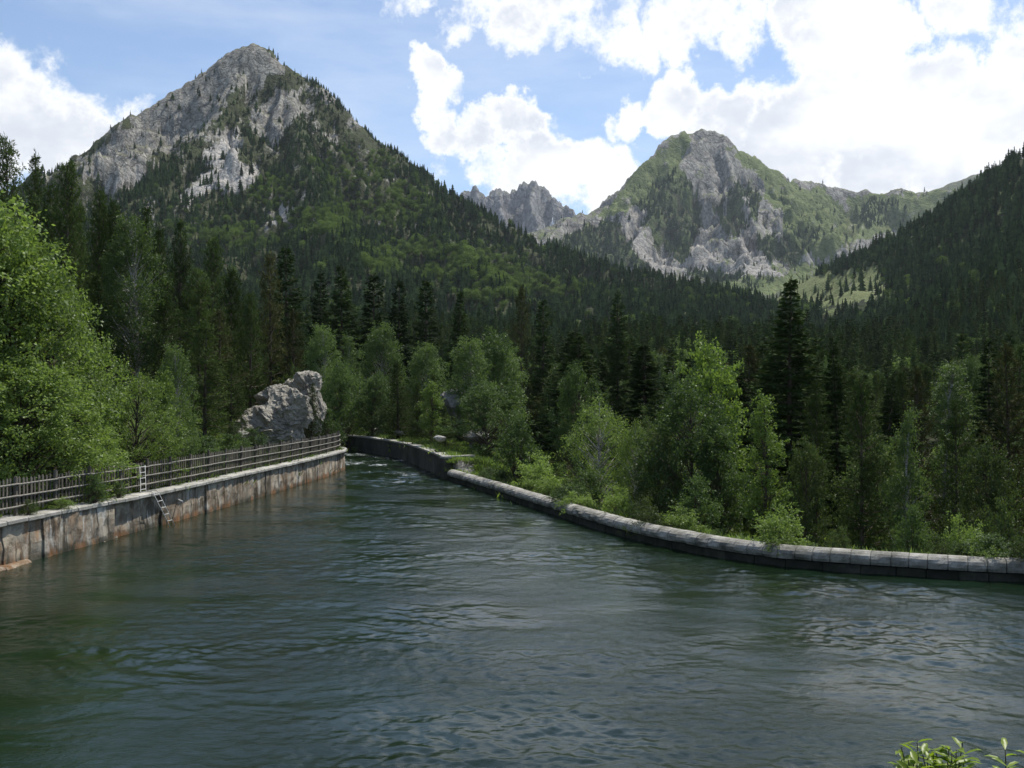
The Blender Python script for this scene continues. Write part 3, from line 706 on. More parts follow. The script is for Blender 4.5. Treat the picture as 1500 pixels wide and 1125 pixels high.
# taller concrete wall upstream, ending in a square corner where the parapet starts
fw = empty('channel_wall', (0, 0, 0), 'taller shaded concrete wall upstream on the right bank, ending in a square corner', 'wall')
FP = FWs[::-1].copy(); tf, nf, sF = frames(FP); u = 0.0
while u < sF[-1] - .3:
    u1 = sF[-1] if sF[-1] - u < 2.6 else u + rng.uniform(1.9, 2.4)
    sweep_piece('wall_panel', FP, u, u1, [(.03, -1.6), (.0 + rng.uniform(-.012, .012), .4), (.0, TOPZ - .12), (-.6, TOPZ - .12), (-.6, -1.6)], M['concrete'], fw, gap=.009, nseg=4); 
    sweep_piece('coping_slab', FP, u, u1, [(.05, TOPZ - .117), (.05, TOPZ), (-.72, TOPZ + .0), (-.72, TOPZ - .117)], M['coping'], fw, gap=.014, jit=.015, nseg=2, bev=.03); u = u1
RET = np.array([(-4.72, 64.0), (-4.1, 63.95), (-3.2, 64.6), (-2.3, 65.5)])
RETs = catmull(RET[1:], .4)[::-1].copy()
RT2 = RETs[::-1].copy()
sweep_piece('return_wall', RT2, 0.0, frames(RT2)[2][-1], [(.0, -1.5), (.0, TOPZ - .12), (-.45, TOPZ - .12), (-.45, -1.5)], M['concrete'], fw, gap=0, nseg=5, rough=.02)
sweep_piece('coping_slab', RT2, 0.0, frames(RT2)[2][-1], [(.05, TOPZ - .117), (.05, TOPZ + .004), (-.5, TOPZ + .004), (-.5, TOPZ - .117)], M['coping'], fw, gap=0, nseg=4, bev=.03)

# the bank the picture is taken from (outside the frame)
bw = empty('dam_wall', (10, BANK_Y, 0), 'concrete dam wall under the viewpoint', 'wall')
b = MB(); b.box((0, 0.1, .6), 52, .7, 5.3); o = link('wall_face', b.mesh('dam_face', M['concrete']), bw)

# ------------------------------------------------------------------ the picket fence on the left wall
fe = empty('picket_fence', (LWs[60][0], LWs[60][1], TOPZ), 'long weathered grey picket fence standing along the left channel wall', 'fence')
pk = []
for k in range(4):
    b = MB(); w = .078 + .006 * k; h = 1.04 + rng.uniform(-.02, .02)
    v = np.array([[-w / 2, -.014, 0], [w / 2, -.014, 0], [w / 2, .014, 0], [-w / 2, .014, 0], [-w / 2, -.014, h - .05], [w / 2, -.014, h - .05], [w / 2, .014, h - .05], [-w / 2, .014, h - .05], [rng.uniform(-.008, .008), -.014, h], [0, .014, h]])
    b.add(v, [[0, 1, 5, 4], [1, 2, 6, 5], [2, 3, 7, 6], [3, 0, 4, 7], [0, 3, 2, 1], [4, 5, 8, 8], [6, 7, 9, 9], [5, 6, 9, 8], [7, 4, 8, 9]][:5] + [[5, 6, 9, 8], [7, 4, 8, 9]])
    b.add(v, [[4, 5, 8], [6, 7, 9]]); pk.append(b.mesh('picket', M['wood']))
b = MB(); b.box((0, 0, .6), .10, .09, 1.2); b.box((0, 0, 1.215), .085, .075, .03); post_me = b.mesh('fence_post', M['wood'])
b = MB(); b.tube([(0, 0, 0), (.5, 0, .006), (1, 0, 0)], [.035, .032, .035], 6); rail_me = b.mesh('fence_rail', M['rail'])
FO = -.42
ua = np.interp(26.0, LWs[:, 1], sL); ub = min(sL[-1], ua + 59)
inv = lambda o, loc: (loc[0] - fe.location[0], loc[1] - fe.location[1], loc[2] - fe.location[2])
def put_f(name, me, u, z, off, rz_extra=0, tilt=0, sc=(1, 1, 1)):
    p = pt_at(LWs, sL, nor, u, off); a = math.atan2(np.interp(u, sL, tan[:, 1]), np.interp(u, sL, tan[:, 0]))
    o = link(name, me, fe, inv(fe, (p[0], p[1], z))); o.rotation_euler = (tilt, rng.normal(0, .012), a + rz_extra); o.scale = sc; return o
nb = 28; us = np.linspace(ua, ub, nb + 1)
for i, u in enumerate(us):
    put_f('fence_post', post_me, u, TOPZ - .02, FO, 0, 0, (1, 1, rng.uniform(.97, 1.04)))
    if i == nb: break
    for k in range(10):
        uu = u + (us[1] - us[0]) * (k + .75 + rng.normal(0, .04)) / 10.4
        if rng.random() < .012: continue
        put_f('picket', pk[int(rng.integers(4))], uu, TOPZ + .08 + rng.normal(0, .012), FO - .085, 0, rng.normal(0, .01))
    for z in (.28, .60, .95):
        A_ = pt_at(LWs, sL, nor, u, FO + .075); B_ = pt_at(LWs, sL, nor, us[i + 1], FO + .075)
        o = link('fence_rail', rail_me, fe, inv(fe, (A_[0], A_[1], TOPZ + z + rng.normal(0, .006))))
        d = B_ - A_; o.rotation_euler = (0, rng.normal(0, .004), math.atan2(d[1], d[0])); o.scale = (np.linalg.norm(d) * 1.012, 1, 1)

# ------------------------------------------------------------------ the ladder hung over the left wall
u0 = np.interp(39.75, LWs[:, 1], sL)
def lp(du, off, z):
    p = pt_at(LWs, sL, nor, u0 + du, off); return np.array([p[0], p[1], z])
la = empty('metal_ladder', tuple(lp(0, .1, TOPZ)), 'thin pale metal ladder hooked on the fence and slanting down into the water', 'ladder')
org = np.array(la.location)
W_ = .44
up_a, up_b = (0, -.28, TOPZ + 1.02), (.04, -.26, TOPZ + .05)
dn_a, dn_b = (.10, .19, TOPZ + .02), (1.15, .52, -.25)
for side in (0, W_):
    b = MB(); b.tube([lp(up_a[0] + side, *up_a[1:]) - org, lp(up_b[0] + side, *up_b[1:]) - org, lp(dn_a[0] + side - .05, .15, TOPZ + .07) - org, lp(dn_a[0] + side, *dn_a[1:]) - org, lp(dn_b[0] + side, *dn_b[1:]) - org], .015, 6)
    link('stile', b.mesh('stile', M['metal'], True), la)
for k in range(5):
    f = (k + .25) / 4.6; c = [up_a[j] + (up_b[j] - up_a[j]) * f for j in range(3)]
    b = MB(); b.tube([lp(c[0], c[1], c[2]) - org, lp(c[0] + W_, c[1], c[2]) - org], .014, 6); link('rung', b.mesh('rung', M['metal'], True), la)
for k in range(6):
    f = (k + .35) / 6.2; c = [dn_a[j] + (dn_b[j] - dn_a[j]) * f for j in range(3)]
    b = MB(); b.tube([lp(c[0], c[1], c[2]) - org, lp(c[0] + W_, c[1], c[2]) - org], .014, 6); link('rung', b.mesh('rung', M['metal'], True), la)
# short white pipe sticking out of the wall
b = MB(); b.tube([lp(2.9, -.05, .86) - lp(2.9, 0, .86), lp(2.6, .30, .80) - lp(2.9, 0, .86)], .035, 8)
tag(link('drain_pipe', b.mesh('drain_pipe', M['metal']), None, tuple(lp(2.9, 0, .86))), 'short pale drain pipe sticking out of the left wall beyond the ladder', 'pipe')

# ------------------------------------------------------------------ rocks
import bmesh
def rock_mesh(name, sx, sy, sz, seed, sub=4, cuts=16, mat='boulder', rough=.06):
    bm = bmesh.new(); bmesh.ops.create_icosphere(bm, subdivisions=sub, radius=1)
    v = np.array([x.co for x in bm.verts]); r_ = np.random.default_rng(seed)
    f = np.array([[x.verts[0].index, x.verts[1].index, x.verts[2].index] for x in bm.faces]); bm.free()
    for k in range(cuts):
        d = unit(r_.normal(0, 1, 3)); h = r_.uniform(.55, .92); e = v @ d; v = v - np.clip(e - h, 0, None)[:, None] * d * .93
    n = rough * (ridged(v[:, 0] * 2.2 + v[:, 2] * 1.7 + seed, v[:, 1] * 2.2 - v[:, 2] * 1.3, 4, seed) - .5) + rough * .5 * fbm(v[:, 0] * 9 + v[:, 2] * 7, v[:, 1] * 9, 3, seed)
    v = v * (1 + n)[:, None] * (sx, sy, sz)
    return mesh_np(name, v, f, M[mat], False)
def rock(px, py, d, w, h, dep, seed, label, cat='rock', name='boulder', sub=4, group=None, rz=0., rough=.07):
    x, y, z = P(px, py, d); sc = d / F
    o = link(name, rock_mesh(name, w * sc / 2, dep / 2, h * sc / 2, seed, sub, rough=rough), None, (x, y, z)); o.rotation_euler = (0, 0, rz)
    return tag(o, label, cat, group)
def outcrop(px, py, d, w, h, dep, seed, label, lumps):
    """a crag: one mesh of cut lumps pushed together"""
    x, y, z = P(px, py, d); sc = d / F; mb = MB()
    for i, (lx, ly, lz, lw_, ld, lh) in enumerate(lumps):
        me = rock_mesh('tmp', lw_ * w * sc / 2, ld * dep / 2, lh * h * sc / 2, seed + i, 5 if lw_ > .4 else 4, 22, rough=.11)
        v = np.zeros(len(me.vertices) * 3); me.vertices.foreach_get('co', v); v = v.reshape(-1, 3) + (lx * w * sc, ly * dep, lz * h * sc)
        f = np.zeros(len(me.loops), np.int32); me.loops.foreach_get('vertex_index', f); mb.add(v, f.reshape(-1, 3)); bpy.data.meshes.remove(me)
    o = link('rock_outcrop', mb.mesh('rock_outcrop', M['crag'])); o.location = (x, y, z); return tag(o, label, 'rock')
def crag_mat():
    m, t, out = newmat('pale_crag'); p = pos(t)
    n = t.noise(p, .9, 8, .68); n2 = t.noise(t.mapping(p, (1, 1, 2.2), rot=(R(20), R(-25), 0)), 1.6, 7, .7); lich = t.noise(p, 2.4, 6, .7)
    v = t.node('ShaderNodeTexVoronoi', feature='DISTANCE_TO_EDGE'); t.put(v.inputs['Vector'], t.vmath('ADD', t.mapping(p, (.8, .8, 1.3), rot=(R(25), R(-20), 0)), t.vmath('SCALE', t.noise(p, 1.3, 4, .6, out=1), .9))); v.inputs['Scale'].default_value = 1.0
    cr = t.ramp(v.outputs['Distance'], 0, .06)
    c = t.mix(t.ramp(n, .35, .65), (.24, .22, .18), (.47, .435, .36)); c = t.mix(t.ramp(n2, .56, .68, 0, .75), c, (.10, .095, .085))
    c = t.mix(t.ramp(cr, 0, 1, .35, 0), c, (.08, .075, .062)); c = t.mix(t.ramp(lich, .60, .72, 0, .7), c, (.13, .14, .06))
    nr = bump(t, n2, .9, .35); nr = bump(t, cr, .6, .10, nr); nr = bump(t, lich, .7, .06, nr)
    t.l.new(principled(t, c, .9, nr, .2), out.inputs[0]); return m
M['crag'] = crag_mat()
outcrop(394, 604, 70, 116, 88, 4.5, 40, 'big pale fissured rock outcrop behind the bend of the fence', [(0, 0, -.22, 1.1, 1, .95), (-.06, 0, -.52, 1.25, 1.1, .7), (-.24, -.12, -.34, .7, .8, .62), (.20, .05, .02, .66, .8, .9), (.05, .3, .24, .6, .7, .5), (-.16, -.34, -.46, .5, .5, .42)])
outcrop(448, 594, 75, 62, 96, 4.5, 60, 'second pale rock outcrop right of the first, half hidden by a small pine', [(0, 0, -.05, .8, 1, .95), (.26, -.1, -.15, .6, .8, .8), (-.3, .2, .22, .7, .8, .6), (.05, .1, .34, .8, .7, .45)])
rock(352, 645, 68, 44, 34, 2.2, 5, 'grey boulder behind the fence at the foot of the big rock outcrop')
rock(664, 600, 84, 46, 62, 4.0, 9, 'dark boulder among the trees behind the upstream wall')
rock(645, 642, 69, 20, 9, .8, 12, 'low pale stone on the bank above the upstream wall corner')
rock(700, 640, 73, 40, 22, 1.8, 14, 'grey rock under the trees right of the upstream wall corner', sub=3)
rock(548, 630, 100, 16, 8, .8, 15, 'small pale stone at the far start of the upstream wall', sub=3)
rock(585, 634, 90, 18, 10, .9, 16, 'small stone on the grass strip behind the upstream wall', sub=3)
0 and rock(722, 664, 68, 34, 24, 1.6, 17, 'grey rock in shade behind the start of the parapet', sub=3)
rock(330, 660, 66, 22, 16, 1.1, 18, 'small grey stone behind the fence left of the outcrop', sub=3)
# old snow patch on the distant ridge
for k, (a, b_, w, h) in enumerate(((804, 316, 17, 3.0),)):
    x, y, z = P(a, b_, 4820); sc = 4820 / F; mb = MB(); n_ = 14; pts = []
    XX, YY = np.meshgrid(np.linspace(-1, 1, 16), np.linspace(-1, 1, 8)); 
    gx = x + XX * w * sc * .5; gy = y + YY * 40 + XX * 30; gz = dist_h(gx, gy) + 5 - 9 * (XX ** 2 + YY ** 2)
    ii = np.arange(128).reshape(8, 16); mb.add(np.stack([gx, gy, gz], -1).reshape(-1, 3), np.stack([ii[:-1, :-1], ii[:-1, 1:], ii[1:, 1:], ii[1:, :-1]], -1).reshape(-1, 4))
    tag(link('snow', mb.mesh('snow_patch', M['snow'], True)), kind='structure')

# ------------------------------------------------------------------ tree models (shared meshes, each copy is an individual)
def rdir(n, r_): return unit(r_.normal(0, 1, (n, 3)))
def side_of(D, r_):
    return unit(np.cross(D, rdir(len(D), r_)))

def conifer(seed, H=12.0, Rm=2.0, base=.05, style='fir', step=.30, per=(5, 8), shape=.85, mat='fir_needle', dens=1.0, droop=.0):
    r_ = np.random.default_rng(seed); tk = MB(); cr = MB()
    bend = r_.normal(0, .012 * H, 2); zt = np.linspace(0, 1, 9)
    axis = lambda t_: np.array([bend[0] * t_ ** 2, bend[1] * t_ ** 2, H * t_])
    tk.tube([axis(t_) for t_ in zt], .013 * H * (1 - zt) + .012, 7)
    z = base * H; allP = []; allD = []; allL = []; allW = []
    lobe = r_.uniform(0, 6.28, 3); gap = r_.uniform(.1, .9, 2)
    while z < H * .985:
        t_ = z / H; tt = (t_ - base) / (1 - base); n = int(r_.integers(*per))
        env = Rm * min(1.0, (1 - tt) ** shape * (1.0 if style == 'fir' else 1.08)) * min(1.0, .55 + tt * 4)
        for k in range(n):
            a = r_.uniform(0, 6.283); L = env * r_.uniform(.62, 1.12) * (1 + .16 * math.sin(a * 2 + lobe[0] + tt * 7))
            if style != 'fir' and r_.random() < .12: L *= .5
            L = max(L, .12)
            if style == 'fir': el0 = R(-12 + 50 * tt ** 2) - droop + r_.normal(0, .09); curl = .22
            else: el0 = R(2 + 48 * tt) + r_.normal(0, .16); curl = .38
            m = max(2, int(L / .15)); ss = (np.arange(m) + .5) / m
            el = el0 + (curl * (ss - .35)) * 1.2
            hd = np.array([math.cos(a), math.sin(a), 0]); 
            pts = np.zeros((m, 3)); seg = L / m; p = axis(t_).copy()
            for i in range(m):
                p = p + seg * (hd * math.cos(el[i]) + np.array([0, 0, math.sin(el[i])])); pts[i] = p
            if L > .5: tk.tube([axis(t_), pts[m // 2], pts[-1]], [.012 + .012 * L, .010 + .005 * L, .004], 3, False)
            latd = np.array([-hd[1], hd[0], 0])
            fr = ss
            if style == 'fir':
                tl = np.minimum(.46, .16 + .42 * L * (1 - fr)) * r_.uniform(.8, 1.2, m)
                for sg in (-1, 1):
                    for rep in range(2):
                        D = unit(hd * .75 + latd * sg * r_.uniform(.5, 1.1, (m, 1)) + np.array([0, 0, 1]) * r_.normal(-.12, .22, (m, 1)))
                        allP.append(pts + r_.normal(0, .03, (m, 3))); allD.append(D); allL.append(tl); allW.append(np.full(m, .085) * r_.uniform(.8, 1.4, m))
                allP.append(pts - hd * .05); allD.append(unit(np.tile(hd, (m, 1)) + r_.normal(0, .15, (m, 3)))); allL.append(np.full(m, .24)); allW.append(np.full(m, .07))
            else:
                reps = max(1, int(2 * dens))
                for rep in range(reps):
                    tw = pts + (latd * r_.normal(0, .30, (m, 1)) * (1 - fr * .5)[:, None] + np.array([0, 0, 1]) * r_.normal(.06, .13, (m, 1))) * min(1, .4 + L * .5)
                    for q_ in range(5):
                        D = unit(hd * .35 + np.array([0, 0, .45]) + rdir(m, r_) * .85)
                        allP.append(tw); allD.append(D); allL.append(r_.uniform(.13, .24, m)); allW.append(r_.uniform(.028, .05, m))
        z += step * r_.uniform(.75, 1.25) * (1.15 - .35 * tt)
    for q_ in range(14):
        allP.append(np.tile(axis(1 - .012 * q_), (3, 1))); allD.append(unit(rdir(3, r_) * .7 + np.array([0, 0, .8]))); allL.append(np.full(3, .22)); allW.append(np.full(3, .05))
    Pt = np.concatenate(allP); D = np.concatenate(allD)
    cr.quads(Pt, D, side_of(D, r_), np.concatenate(allL), np.concatenate(allW))
    bk = 'bark'
    return dict(trunk=tk.mesh('trunk', M[bk]), crown=cr.mesh('crown', M[mat]), H=H, W=2 * Rm)

def broadleaf(seed, H=8.0, Rm=2.6, base=.12, prof='oval', nclump=110, nleaf=15000, lL=.13, lW=.08, cR=.5, hang=0.0, mat='broad_leaf', bark='bark', stems=1, up=.5):
    r_ = np.random.default_rng(seed); tk = MB(); cr = MB()
    bend = r_.normal(0, .03 * H, 2)
    axis = lambda t_: np.array([bend[0] * t_ ** 2, bend[1] * t_ ** 2, H * t_])
    if stems == 1:
        zt = np.linspace(0, .93, 8); tk.tube([axis(q_) + r_.normal(0, .008 * H, 3) * (q_ > 0) * (q_ < .9) for q_ in zt], .012 * H * (1 - zt * .93) + .008, 7)
    def env(t_):
        if prof == 'oval': return np.sin(np.pi * np.clip(t_ * .92 + .08, 0, 1) ** .75) ** .65
        if prof == 'cone': return np.minimum(1, .35 + t_ * 2.6) * (1 - t_) ** .62 * 1.05
        if prof == 'column': return np.minimum(1, .45 + t_ * 2.2) * np.clip(1 - t_, 0, 1) ** .42
        if prof == 'dome': return np.clip(1 - t_ ** 2.4, 0, 1) ** .5 * np.minimum(1, .75 + t_)
        return 1
    lob = r_.uniform(0, 6.28, 6)
    C = []
    while len(C) < nclump:
        t_ = r_.uniform(0, 1) ** .85; a = r_.uniform(0, 6.283); rr_ = r_.uniform(.15, 1) ** .45
        if r_.random() > .25 + .75 * env(t_): continue
        k = Rm * env(t_) * (1 + .16 * math.sin(2 * a + lob[0] + 5 * t_) + .12 * math.sin(3 * a + lob[1] - 9 * t_)) * rr_
        z = H * (base + (1 - base) * t_) - cR * .5 * t_
        c = axis(z / H); C.append([c[0] + k * math.cos(a), c[1] + k * math.sin(a), z + r_.normal(0, .12)])
    C = np.array(C)
    for i, c in enumerate(C):
        if stems > 1:
            g = r_.integers(stems); b0 = np.array([.35 * math.cos(g * 2.4), .35 * math.sin(g * 2.4), 0]) * Rm * .3; z0 = 0
        else:
            z0 = max(base * H * .6, c[2] - up * math.hypot(c[0], c[1]) - .2 * H * r_.random()); b0 = axis(z0 / H)
        L = np.linalg.norm(c - b0)
        mid = (b0 + c) / 2 + np.array([0, 0, .05 * L]) + r_.normal(0, .03 * L, 3)
        tk.tube([b0, mid, c], [.011 * L + .008, .006 * L + .006, .004], 4, False)
    w = r_.uniform(.5, 1.5, nclump); w /= w.sum(); cid = r_.choice(nclump, nleaf, p=w)
    sub = r_.normal(0, 1, (nclump, 7, 3)) * cR * .55; sid = r_.integers(0, 7, nleaf)
    cs = cR * r_.uniform(.7, 1.25, nclump)
    off = rdir(nleaf, r_) * (r_.uniform(0, 1, nleaf) ** .5)[:, None] * cs[cid][:, None] * .5
    Pt = C[cid] + sub[cid, sid] + off * (1, 1, .8)
    if hang: Pt[:, 2] -= hang * r_.uniform(0, 1, nleaf) ** 2
    Pt[:, 2] = np.maximum(Pt[:, 2], .05)
    D = unit(rdir(nleaf, r_) + (0, 0, -.35 - hang) + unit(off) * .5)
    cr.quads(Pt, D, side_of(D, r_), lL * r_.uniform(.7, 1.3, nleaf), lW * r_.uniform(.7, 1.3, nleaf))
    return dict(trunk=tk.mesh('trunk', M[bark]), crown=cr.mesh('crown', M[mat]), H=H, W=2 * Rm)

PR = {
    'fir': [conifer(1, 13, 2.2, .04, 'fir', .26, (6, 9), .72), conifer(2, 12, 1.9, .06, 'fir', .28, (6, 8), .62), conifer(3, 13, 2.5, .08, 'fir', .30, (6, 8), .75, droop=.12)],
    'pine': [conifer(11, 8, 1.7, .04, 'pine', .30, (5, 7), .62, 'pine_needle'), conifer(12, 8, 1.9, .10, 'pine', .34, (5, 7), .5, 'pine_needle'), conifer(13, 9, 1.5, .05, 'pine', .32, (5, 7), .7, 'pine_needle')],
    'brown_pine': [conifer(14, 8, 1.6, .05, 'pine', .34, (5, 7), .62, 'brown_needle')],
    'old_pine': [conifer(15, 12, 2.6, .10, 'pine', .34, (6, 9), .55, 'pine_needle', 1.0), conifer(16, 12, 2.4, .12, 'pine', .34, (6, 9), .7, 'pine_needle', 1.0)],
    'broad': [broadleaf(21, 8, 2.5, .10, 'oval', 120, 14000), broadleaf(22, 8, 2.2, .14, 'cone', 110, 13000, mat='broad_leaf'), broadleaf(23, 7, 2.4, .1, 'dome', 110, 13000, mat='dull_leaf')],
    'willow': [broadleaf(31, 8, 3.0, .04, 'dome', 210, 30000, .12, .065, .52, mat='willow_leaf', stems=1), broadleaf(32, 7, 2.6, .03, 'oval', 160, 24000, .115, .062, .5, mat='willow_leaf')],
    'pale': [broadleaf(33, 7, 2.2, .08, 'oval', 90, 11000, .13, .05, .48, .25, mat='willow_leaf', bark='birch_bark')],
    'birch': [broadleaf(41, 9, 1.9, .14, 'column', 130, 20000, .10, .07, .46, .35, mat='birch_leaf', bark='birch_bark'), broadleaf(42, 8, 1.5, .1, 'cone', 100, 10000, .11, .07, .40, .25, mat='birch_leaf', bark='birch_bark')],
    'maple': [broadleaf(51, 9, 2.6, .2, 'dome', 75, 11000, .17, .13, .62, mat='bright_leaf')],
    'slim': [broadleaf(61, 8, 1.25, .03, 'column', 110, 10000, .11, .07, .36, mat='bright_leaf')],
    'bush': [broadleaf(71, 2.2, 1.2, .03, 'dome', 60, 5000, .10, .055, .30, mat='willow_leaf', stems=5), broadleaf(72, 2.6, 1.0, .03, 'oval', 55, 4500, .10, .05, .28, mat='broad_leaf', stems=4), broadleaf(73, 1.8, 1.3, .03, 'dome', 55, 4200, .09, .05, .28, mat='dull_leaf', stems=5)],
}
CAT = dict(fir=('fir_tree', 'fir tree'), pine=('pine_tree', 'pine tree'), brown_pine=('pine_tree', 'pine tree'), old_pine=('pine_tree', 'pine tree'), broad=('leafy_tree', 'tree'), willow=('willow_tree', 'tree'),
           pale=('willow_tree', 'tree'), birch=('birch_tree', 'birch tree'), maple=('leafy_tree', 'tree'), slim=('leafy_tree', 'tree'), bush=('bush', 'bush'))
placed = []
def tree(kind, x, y, h, w, label, group=None, z=None, variant=None, sink=.12):
    ps = PR[kind]; p = ps[int(rng.integers(len(ps))) if variant is None else variant % len(ps)]
    nm, cat = CAT[kind]; z = float(surf(x, y)[0]) if z is None else z
    e = bpy.data.objects.new(nm, None); COL.objects.link(e); e.location = (x, y, z - sink); e.rotation_euler = (0, 0, rng.uniform(0, 6.28)); e.empty_display_size = .3
    s = w / p['W'] * (1.22 if kind == 'fir' else 1.12); e.scale = (s, s, h / p['H']); tag(e, label, cat, group)
    for part in ('trunk', 'crown'):
        o = bpy.data.objects.new('stems' if (part == 'trunk' and kind == 'bush') else part if kind != 'bush' else 'foliage', p[part]); COL.objects.link(o); o.parent = e
    placed.append((x, y, w)); return e
LOG = []; MAN = []
def T(kind, px, top, d, wpx, label, variant=None, hmax=24):
    x, y, zt = P(px, top, d); zg = float(surf(x, y)[0]); h = zt - zg + .12; LOG.append((round(h, 1), round(zg, 1), kind, px, top, d)); MAN.append((px, d, wpx))
    return tree(kind, x, y, min(max(h, 1.0), hmax), wpx * d / F, label, None, zg, variant)

# --- left bank, big light willows over the fence
T('willow', -95, 250, 37, 330, 'huge light green tree cut by the left edge of the photo', 0)
T('willow', 0, 318, 39, 270, 'tall light green leafy tree at far left rising above the fence', 0)
T('willow', 66, 395, 41, 180, 'light green leafy tree second from the left, its crown sloping down to the fence', 1)
T('willow', 112, 485, 43, 130, 'light green tree right of the sloping crowns at left', 1)
T('willow', 30, 520, 36.5, 220, 'broad low light green crown just behind the fence at far left', 0)
T('willow', 198, 548, 43, 118, 'round bright green leafy tree behind the fence left of the ladder', 1)
T('willow', 120, 585, 39.5, 120, 'low green crown leaning on the fence between the big willows and the round tree', 1)
T('birch', 262, 505, 50, 66, 'slim bright green tree behind the ladder', 0)
T('slim', 238, 545, 47, 46, 'narrow bright green shrubby tree just left of the slim tree behind the ladder', 0)
T('birch', 200, 315, 66, 96, 'tall pointed birch with a pale trunk in front of dark pines on the left slope', 0)
T('pine', 240, 430, 66, 70, 'dark pine right of the tall pale-trunked birch')
T('pine', 150, 400, 66, 84, 'olive pine left of the tall pale-trunked birch')
T('pine', 300, 470, 62, 92, 'dark bushy pine behind the ladder tree')
T('pine', 292, 395, 72, 96, 'tall dark pine on the left slope below the rocky mountain side')
T('brown_pine', 322, 455, 70, 80, 'dark pine directly left of the big rock outcrop')
T('old_pine', 14, 195, 84, 130, 'tall dark pine on the skyline at the left edge')
T('old_pine', 72, 203, 86, 110, 'tall dark pine, second on the left skyline, with a pointed top')
T('old_pine', 48, 222, 90, 96, 'dark pine filling the dip between the two tallest pines on the left skyline', 1)
T('old_pine', -30, 190, 86, 120, 'dark pine cut by the left edge on the skyline', 1)
T('old_pine', 118, 246, 92, 80, 'dark pine sloping down the left skyline towards the rocky mountain', 1)
T('old_pine', 150, 275, 94, 110, 'dark pine in front of the left foot of the rocky mountain', 1)
T('old_pine', 98, 240, 80, 110, 'tall dark pine rising above the big willows', 0)
T('pine', 180, 330, 78, 90, 'dark pine directly behind the tall pale-trunked birch', 0)
T('old_pine', 232, 330, 84, 100, 'dark pine behind the right side of the tall birch', 1)
T('pine', 340, 395, 84, 96, 'dark pine between the scree and the greyish pine', 0)
T('old_pine', 172, 300, 88, 96, 'dark pine below the left foot of the rocky mountain', 0)
T('pine', 102, 232, 88, 70, 'slender dark pine third on the left skyline')
T('old_pine', 140, 262, 88, 100, 'dark pine where the left skyline meets the rocky mountain')
T('old_pine', 215, 272, 92, 96, 'broad dark pine above the tall pale-trunked birch')
T('old_pine', 262, 318, 94, 90, 'dark pine right of the broad one above the birch')
T('old_pine', 312, 352, 92, 100, 'dark pine below the pale scree on the left mountain')
T('brown_pine', 396, 372, 84, 92, 'tall greyish pine above the rock outcrop', 0)
T('brown_pine', 430, 455, 82, 74, 'olive pine standing behind the right part of the rock outcrop')
T('pine', 366, 430, 80, 80, 'dark pine left of the tall greyish pine')
T('pine', 457, 562, 71.5, 36, 'small dark pine growing in front of the rock outcrops', 2)
T('pine', 338, 528, 67, 60, 'dark young pine leaning against the left side of the big rock outcrop', 0)
T('bush', 372, 628, 66, 40, 'green bush in front of the left foot of the big rock outcrop', 1)
T('bush', 430, 546, 76, 50, 'olive bush growing on top of the rock outcrops', 2)
T('bush', 398, 632, 69, 26, 'small green bush at the foot of the big rock outcrop', 2)
T('bush', 480, 600, 75, 46, 'green bush right of the rocks at the bend of the fence', 1)
# --- behind the upstream wall
T('fir', 420, 345, 118, 90, 'dark fir rising left of centre above the greyish pine', 1)
T('fir', 502, 362, 124, 92, 'tallest dark fir of the row behind the upstream birches', 0)
T('fir', 547, 378, 126, 84, 'dark fir right of the tallest one behind the upstream birches', 1)
T('fir', 467, 392, 126, 70, 'dark fir left of the tallest one behind the upstream birches', 2)
T('fir', 583, 402, 130, 70, 'dark fir in the gap between two taller ones left of centre', 0)
T('fir', 625, 398, 132, 72, 'pointed dark fir above the birches near the centre', 1)
T('fir', 672, 425, 130, 66, 'dark fir left of the brown-topped one at the centre', 0)
T('brown_pine', 763, 420, 122, 66, 'tall conifer with a brownish top at the centre of the photo', 0)
T('fir', 795, 438, 124, 58, 'dark fir directly right of the brown-topped conifer', 1)
T('fir', 905, 428, 104, 70, 'tall narrow dark fir right of centre with layered branches', 2)
T('birch', 478, 476, 104, 62, 'rounded light green birch behind the rocks at the upstream bend', 0)
T('birch', 512, 492, 102, 58, 'grey-green birch second of the row behind the upstream bend', 1)
T('birch', 556, 474, 108, 80, 'largest grey-green birch in the row behind the upstream wall', 0)
T('birch', 622, 503, 106, 74, 'pale birch behind the middle of the upstream wall', 0)
T('broad', 500, 530, 98, 76, 'light green leafy tree low behind the tip of the fence', 0)
T('broad', 545, 545, 96, 70, 'light green leafy tree above the far start of the upstream wall', 1)
T('pine', 583, 530, 90, 58, 'dark young pine behind the upstream wall, leftmost of the row of pines', 2)
T('pine', 612, 560, 86, 44, 'small dark pine, second in the row behind the upstream wall', 0)
T('pine', 640, 548, 82, 46, 'dark pine, third in the row behind the upstream wall', 2)
T('birch', 690, 495, 84, 86, 'grey-green birch standing above the corner of the upstream wall', 0)
T('broad', 722, 482, 92, 92, 'light green leafy tree left of the brown-topped conifer', 1)
T('pine', 652, 596, 74, 30, 'small dark conifer by the dark boulder', 2)
T('slim', 633, 560, 78, 40, 'slim bright green sapling left of the dark boulder', 0)
T('broad', 712, 560, 72, 92, 'leafy tree above the start of the parapet', 0)
